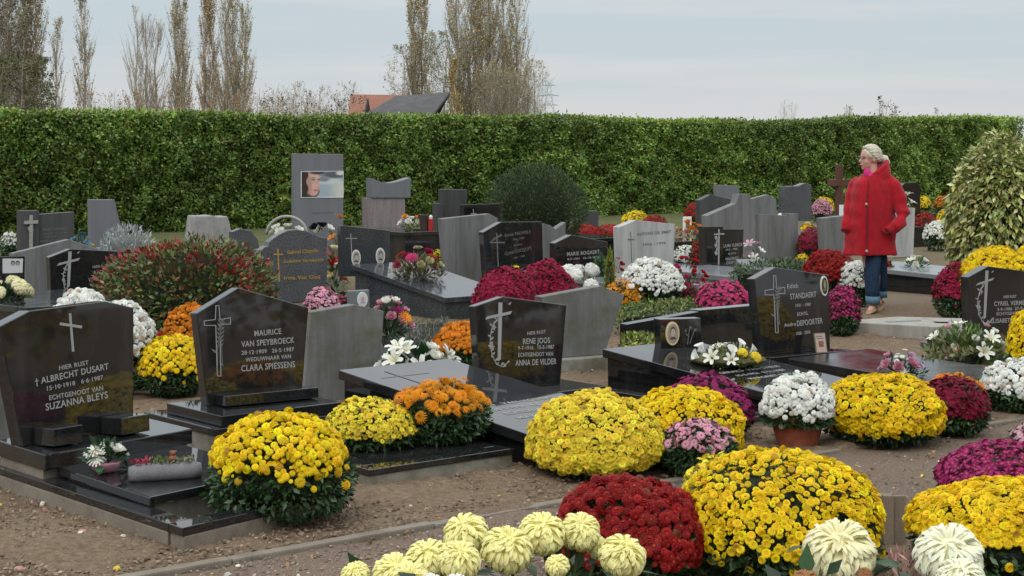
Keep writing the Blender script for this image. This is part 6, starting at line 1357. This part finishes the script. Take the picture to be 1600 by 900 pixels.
jean = plain('blue_denim', (0.014, 0.032, 0.06), .85, .2, 0, .3, 40); cuffm = plain('pale_denim_cuff', (0.09, 0.16, 0.22), .85, .2, 0, .2, 50)
hairm, hn, hl, hb_ = new_mat('white_blonde_hair'); t_ = nz(hn, hl, 60.0, 3.0, .6, stretch=(1, 1, .25)); hl.new(ramp(hn, hl, t_.outputs['Fac'], [(.3, (0.42, 0.37, 0.27)), (.7, (0.66, 0.62, 0.52))]).outputs[0], hb_.inputs['Base Color']); hb_.inputs['Roughness'].default_value = .5; bump(hn, hl, hb_, t_.outputs['Fac'], .4, .01)
shoem = plain('tan_leather', (0.3, 0.19, 0.1), .45); scarfm = plain('magenta_scarf', (0.5, 0.015, 0.15), .8); goldm = plain('coat_button', (0.4, 0.3, 0.22), .4)
# body: one continuous surface
HC = wp(1358.5, 247.5)                                                    # middle of the head
fd = Vector((math.cos(FA), math.sin(FA), 0)); hd = Vector((-.955, -.295, 0)); hs = Vector((hd.y*-1, hd.x, 0))
Hm = Matrix(((hd.x, hs.x, 0), (hd.y, hs.y, 0), (0, 0, 1)))
HP = lambda f, s, z: HC + hd*f + hs*s + Vector((0, 0, z))
body = MB()
body.ellipsoid(HP(-.008, 0, .022), (.098, .074, .098), 24, 16, None, Hm)
body.ellipsoid(HP(.03, 0, -.045), (.062, .056, .075), 20, 14, None, Hm)
body.ellipsoid(HP(.062, 0, -.092), (.024, .03, .024), 14, 10, None, Hm)
body.ellipsoid(HP(.096, 0, -.026), (.026, .013, .018), 12, 8, None, Hm); body.ellipsoid(HP(.086, 0, .0), (.017, .011, .026), 12, 8, None, Hm)
for s in (-1, 1): body.ellipsoid(HP(-.012, s*.074, -.012), (.02, .008, .03), 10, 8, None, Hm); body.ellipsoid(HP(.055, s*.04, -.035), (.025, .02, .025), 10, 8, None, Hm)
body.ellipsoid(HP(.088, 0, -.062), (.012, .024, .008), 10, 8, None, Hm)
neck0 = wp(1365, 283); body.tube([neck0, wp(1363, 266, .0), HP(-.02, 0, -.06)], [.07, .055, .056], 14)
body.loft([ring(wp(1362, 398), .15, .11, yaw), ring(wp(1362, 360), .16, .12, yaw), ring(wp(1364, 320), .15, .11, yaw), ring(wp(1365, 290), .16, .085, yaw), ring(wp(1365, 278), .08, .06, yaw)])
hipL, hipR = wp(1357, 392, -.05), wp(1372, 392, .05)
kneeL, kneeR = wp(1357, 432, -.11), wp(1375, 430, .02); ankL, ankR = wp(1361, 473, -.12), wp(1377, 468, .10)
body.tube([hipL, kneeL, ankL], [.08, .055, .036], 12); body.tube([hipR, kneeR, ankR], [.08, .055, .036], 12)
toeL, heelL = wp(1350, 485.5, -.22), wp(1366, 480, -.10); toeR, heelR = wp(1373, 477.5, .03), wp(1383.5, 471, .14)
body.tube([ankL, (ankL+toeL)/2+Vector((0, 0, -.012)), toeL+Vector((0, 0, .012))], [.036, .032, .022], 12); body.tube([ankR, (ankR+toeR)/2+Vector((0, 0, -.008)), toeR+Vector((0, 0, .012))], [.036, .032, .022], 12)
arms = (((1392, 286, -.06), (1408, 330, -.14), (1393, 352, -.19), (1388, 358, -.19)), ((1339, 288, .05), (1327, 326, .04), (1323, 348, -.03), (1321.5, 356, -.05)))
for a in arms: body.tube([wp(*q) for q in a], [.055, .045, .034, .032], 12)
me = bpy.data.meshes.new('body'); me.from_pydata([tuple(v) for v in body.v], [], body.f)
tmp = bpy.data.objects.new('body', me); COL.objects.link(tmp)
rm = tmp.modifiers.new('remesh', 'REMESH'); rm.mode = 'VOXEL'; rm.voxel_size = .0075; sm = tmp.modifiers.new('smooth', 'SMOOTH'); sm.factor = .5; sm.iterations = 4
bpy.context.view_layer.update()
dg = bpy.context.evaluated_depsgraph_get(); me2 = bpy.data.meshes.new_from_object(tmp.evaluated_get(dg)); bpy.data.objects.remove(tmp); bpy.data.meshes.remove(me)
me2.name = 'body'; me2.materials.clear(); link('body', me2, skin, woman, smooth=True)
# coat
coat = MB()
prof = [(398, 1360.5, .262, .2), (396, 1360.5, .266, .204), (375, 1360.5, .25, .195), (350, 1361, .243, .19), (328, 1362, .236, .186), (310, 1363.5, .228, .178), (297, 1364.5, .222, .165), (287, 1365, .21, .148), (280, 1366, .183, .13), (274, 1367, .145, .112), (270, 1367.5, .115, .1)]
rings = []
for i, (py, cx, rx, ry) in enumerate(prof):
    r = ring(wp(cx, py), rx, ry, yaw, 40, 2.35)
    fold = .011*(1-min(1, max(0, (395-py)/70)))
    c = wp(cx, py); rings.append([c + (v-c)*(1+fold/.2*math.sin(5*2*math.pi*k/40+.7)) for k, v in enumerate(r)])
coat.loft(rings)
coat.loft([[v*1.0 for v in rings[0]], [wp(1360.5, 397) + (v-wp(1360.5, 398))*.9 for v in rings[0]]], caps=False)
for (a, rad) in ((((1386, 281, -.02), (1395, 290, -.06), (1402, 312, -.1), (1406, 332, -.13), (1401, 344, -.165), (1391, 354, -.20), (1382, 361, -.20)), [.06, .074, .072, .07, .066, .064, .052]), (((1346, 282, .05), (1337, 291, .05), (1330, 316, .03), (1326, 337, -.01), (1321.5, 353, -.05), (1319.5, 361, -.07)), [.06, .07, .066, .062, .058, .058])):
    coat.tube([wp(*q) for q in a], rad, 18)
cc = wp(1368, 272); n = 28; ringA, ringB, ringC = [], [], []
for i in range(n):
    a = 2*math.pi*i/n; ux, uy = math.cos(a), math.sin(a); f = ux*hd.x+uy*hd.y
    ringA.append(cc + Vector((.15*ux, .125*uy, -.07*f-.055))); ringB.append(cc + Vector((.142*ux, .122*uy, -.075*f+.005))); ringC.append(cc + Vector((.112*ux, .1*uy, -.082*f+.048)))
coat.loft([ringA, ringB, ringC])
coat.tube([c + Vector((0, 0, -.004)) for c in ringC + [ringC[0]]], .02, 10, caps=False)
cme = bpy.data.meshes.new('coat'); cme.from_pydata([tuple(v) for v in coat.v], [], coat.f); ctmp = bpy.data.objects.new('coat', cme); COL.objects.link(ctmp)
crm = ctmp.modifiers.new('remesh', 'REMESH'); crm.mode = 'VOXEL'; crm.voxel_size = .009; csm = ctmp.modifiers.new('smooth', 'SMOOTH'); csm.factor = .5; csm.iterations = 5
bpy.context.view_layer.update(); dg = bpy.context.evaluated_depsgraph_get(); cm2 = bpy.data.meshes.new_from_object(ctmp.evaluated_get(dg)); bpy.data.objects.remove(ctmp); bpy.data.meshes.remove(cme)

_v = np.empty(len(cm2.vertices)*3, dtype=np.float32); cm2.vertices.foreach_get('co', _v); _v = _v.reshape(-1, 3); _n = np.empty(len(cm2.vertices)*3, dtype=np.float32); cm2.vertices.foreach_get('normal', _n); _n = _n.reshape(-1, 3)
_w = -.0055*lump(_v*np.array([14, 14, 5.0]), 71, 1.0) + .005*np.sin(38*_v[:, 2]+22*_v[:, 0]+3*lump(_v*6, 72, 1.0))*np.clip((np.abs(_v[:, 0])-.13)/.08, 0, 1)
cm2.vertices.foreach_set('co', (_v+_n*_w[:, None]).astype(np.float32).ravel()); cm2.update()
cm2.name = 'coat'; cm2.materials.clear(); co = link('coat', cm2, coatm, woman, smooth=True)
# front closing, buttons, pocket welts
def front(px, py, lift=0.0):
    """a point on the front of the coat"""
    best = None; p = wp(px, py)
    z = p.z; i = min(range(len(prof)), key=lambda j: abs(prof[j][0]-py)); vs = rings[i]
    cand = [v for v in vs if v.y < wp(prof[i][1], py).y+.02]; v = min(cand, key=lambda q: abs(q.x-p.x))
    return Vector((p.x, v.y-.006-lift, z))
MB().tube([front(1352, 283), front(1349.5, 300), front(1348, 328), front(1347.5, 350), front(1347, 375), front(1346.5, 396)], .008, 8).build('front_seam', plain('dark_red_seam', (0.12, 0.003, 0.007), .9), co)
for py, px in ((318, 1347), (390, 1346)):
    b = front(px, py, .008); MB().ellipsoid(b, (.014, .009, .014), 12, 8).build('button', goldm, co, smooth=True)
MB().tube([front(1371, 357, .02), front(1378, 364, .03), front(1388, 363, .03)], .012, 8).build('pocket', plain('pocket_dark_red', (0.16, 0.004, 0.009), .9), co, smooth=True)  # pocket welt in a darker red than the coat
sc = MB(); sc.ellipsoid(wp(1352.5, 272, -.07), (.036, .04, .06), 14, 10); sc.ellipsoid(wp(1357, 276, -.085), (.045, .035, .045), 14, 10); sc.build('scarf', scarfm, woman, smooth=True)
# jeans with turned up cuffs
def leg(pts, rad, nm, mat, yw):
    MB().loft([ring(wp(*q), r[0], r[1], yw, 22, 2.1) for q, r in zip(pts, rad)]).build(nm, mat, woman, smooth=True)
leg([(1361, 388, -.06), (1360, 410, -.085), (1358.5, 432, -.11), (1359, 452, -.12), (1359.5, 469, -.125)], [(.088, .1), (.08, .094), (.068, .082), (.062, .076), (.061, .074)], 'trouser_leg', jean, yaw)
leg([(1372, 388, .04), (1375, 410, .03), (1376.5, 432, .04), (1378, 448, .07), (1379.5, 463, .1)], [(.08, .1), (.07, .09), (.06, .078), (.055, .07), (.053, .068)], 'trouser_leg', jean, yaw)
leg([(1359.3, 461, -.123), (1359.8, 473, -.126)], [(.0645, .078), (.064, .077)], 'cuff', cuffm, yaw)
leg([(1378.8, 456, .085), (1379.8, 466, .105)], [(.058, .073), (.057, .072)], 'cuff', cuffm, yaw)
# shoes
def shoe(toe, heel, lift):
    d = toe-heel; L = d.length; d.normalize(); s = d.cross(Vector((0, 0, 1))).normalized(); u = s.cross(d); R = []
    for t, w, h in ((-.12, .024, .05), (.05, .034, .052), (.3, .034, .034), (.55, .038, .03), (.8, .04, .034), (1.0, .034, .028), (1.13, .014, .014)):
        c = heel + d*(t*L); R.append([c + s*(w*math.cos(a)) + u*(h*(.5+.5*math.sin(a))*1.0) for a in (2*math.pi*k/14 for k in range(14))])
    m = MB().loft(R); hp = heel+d*.01
    sh = m.build('shoe', shoem, woman, smooth=True)
    MB().tube([hp+u*.01, Vector((hp.x, hp.y, max(0.0, hp.z-lift)))], [.024, .015], 10).build('heel', shoem, sh)
toeL.z = .004; heelL.z = .035; shoe(toeL, heelL, .034)
toeR.z = .004; heelR.z = .06; shoe(toeR, heelR, .05)
# hair: cap, bun, ponytail
hr = MB()
prof_h = []
for j in range(13):
    th = math.pi*j/12; row = []
    for k in range(26):
        a = 2*math.pi*k/26; f, s_, z = math.sin(th)*math.cos(a), math.sin(th)*math.sin(a), math.cos(th)
        fm = max(0.0, f); zlow = -.72 + 1.3*fm                                  # hair line: low behind, high over the brow
        z2 = max(z, zlow) if f > -.2 else max(z, -.55)
        q = math.sqrt(max(.02, 1-z2*z2))/max(.25, math.sin(th)) if z2 > z else 1.0
        row.append(HP(-.018+f*.104*min(q, 1.0), s_*.082*min(q, 1.0), .027+z2*.1))
    prof_h.append(row)
hr.loft(prof_h)
rs = np.random.default_rng(3); hl_ = [(-.75, .45, -.62), (-.35, .88, -.5), (.02, .98, -.2), (.38, .88, .12), (.62, .6, .5), (.74, .25, .64), (.76, 0, .66)]
hl_ = hl_ + [(f, -s2, z) for f, s2, z in hl_[-2::-1]]; td = Vector((-1.0, 0, .02))
for i in range(190):
    u = (i+rs.uniform())/190*(len(hl_)-1); j = int(u); A_, B_ = Vector(hl_[j]), Vector(hl_[min(j+1, len(hl_)-1)]); st = (A_+(B_-A_)*(u-j)).normalized()
    st = st + (td-st)*rs.uniform(0, .3); st.normalize(); path = []; lf = rs.uniform(1.0, 1.075)
    for q in range(7):
        w = q/6; d = (st*(1-w)+td*w + Vector((0, 0, .5*w*(1-w)*max(0, st.z)))).normalized(); k = lf*(1+.03*math.sin(3.1*w))
        path.append(HP(-.016+d.x*.106*k, d.y*.083*k, .027+d.z*.102*k))
    hr.tube(path, [.003, .0048, .005, .005, .005, .0045, .004], 5)
hr.ellipsoid(HP(-.05, 0, .108), (.05, .035, .02), 12, 8, None, Hm)
hair = hr.build('hair', hairm, woman, smooth=True)
MB().tube([HP(-.105, .0, .0), HP(-.125, .0, .005), HP(-.16, 0, -.005), HP(-.185, 0, -.05), HP(-.195, 0, -.1)], [.02, .032, .044, .04, .01], 14).build('ponytail', hairm, hair, smooth=True)
MB().lathe([(.02, -.01), (.03, 0), (.02, .01)], 14, HP(-.112, 0, .004)).build('hair_tie', M['deepblack'], hair)
# eyes, lips, glasses
for s in (-1, 1):
    MB().ellipsoid(HP(.078, s*.032, .008), (.01, .013, .007), 10, 8).build('eye', plain('eye_dark', (0.05, 0.035, 0.03), .3), woman)
    MB().tube([HP(.082, s*.018, .022), HP(.078, s*.05, .022)], .004, 6).build('eyebrow', plain('eyebrow', (0.3, 0.22, 0.17), .7), woman)
MB().tube([HP(.098, -.018, -.062), HP(.104, 0, -.061), HP(.098, .018, -.062)], [.003, .006, .003], 8).build('lips', plain('lips', (0.4, 0.12, 0.12), .5), woman, smooth=True)
gl = MB(); gmat = plain('spectacle_frame', (0.1, 0.09, 0.09), .3)
for s in (-1, 1):
    gl.tube([HP(.1, s*.034+.024*math.cos(a), .004+.019*math.sin(a)) for a in (2*math.pi*i/14 for i in range(15))], .0022, 6); gl.tube([HP(.1, s*.058, .008), HP(.0, s*.08, .006)], .0022, 6)
gl.tube([HP(.1, -.01, .006), HP(.104, 0, .009), HP(.1, .01, .006)], .0022, 6); gl.build('glasses', gmat, woman)
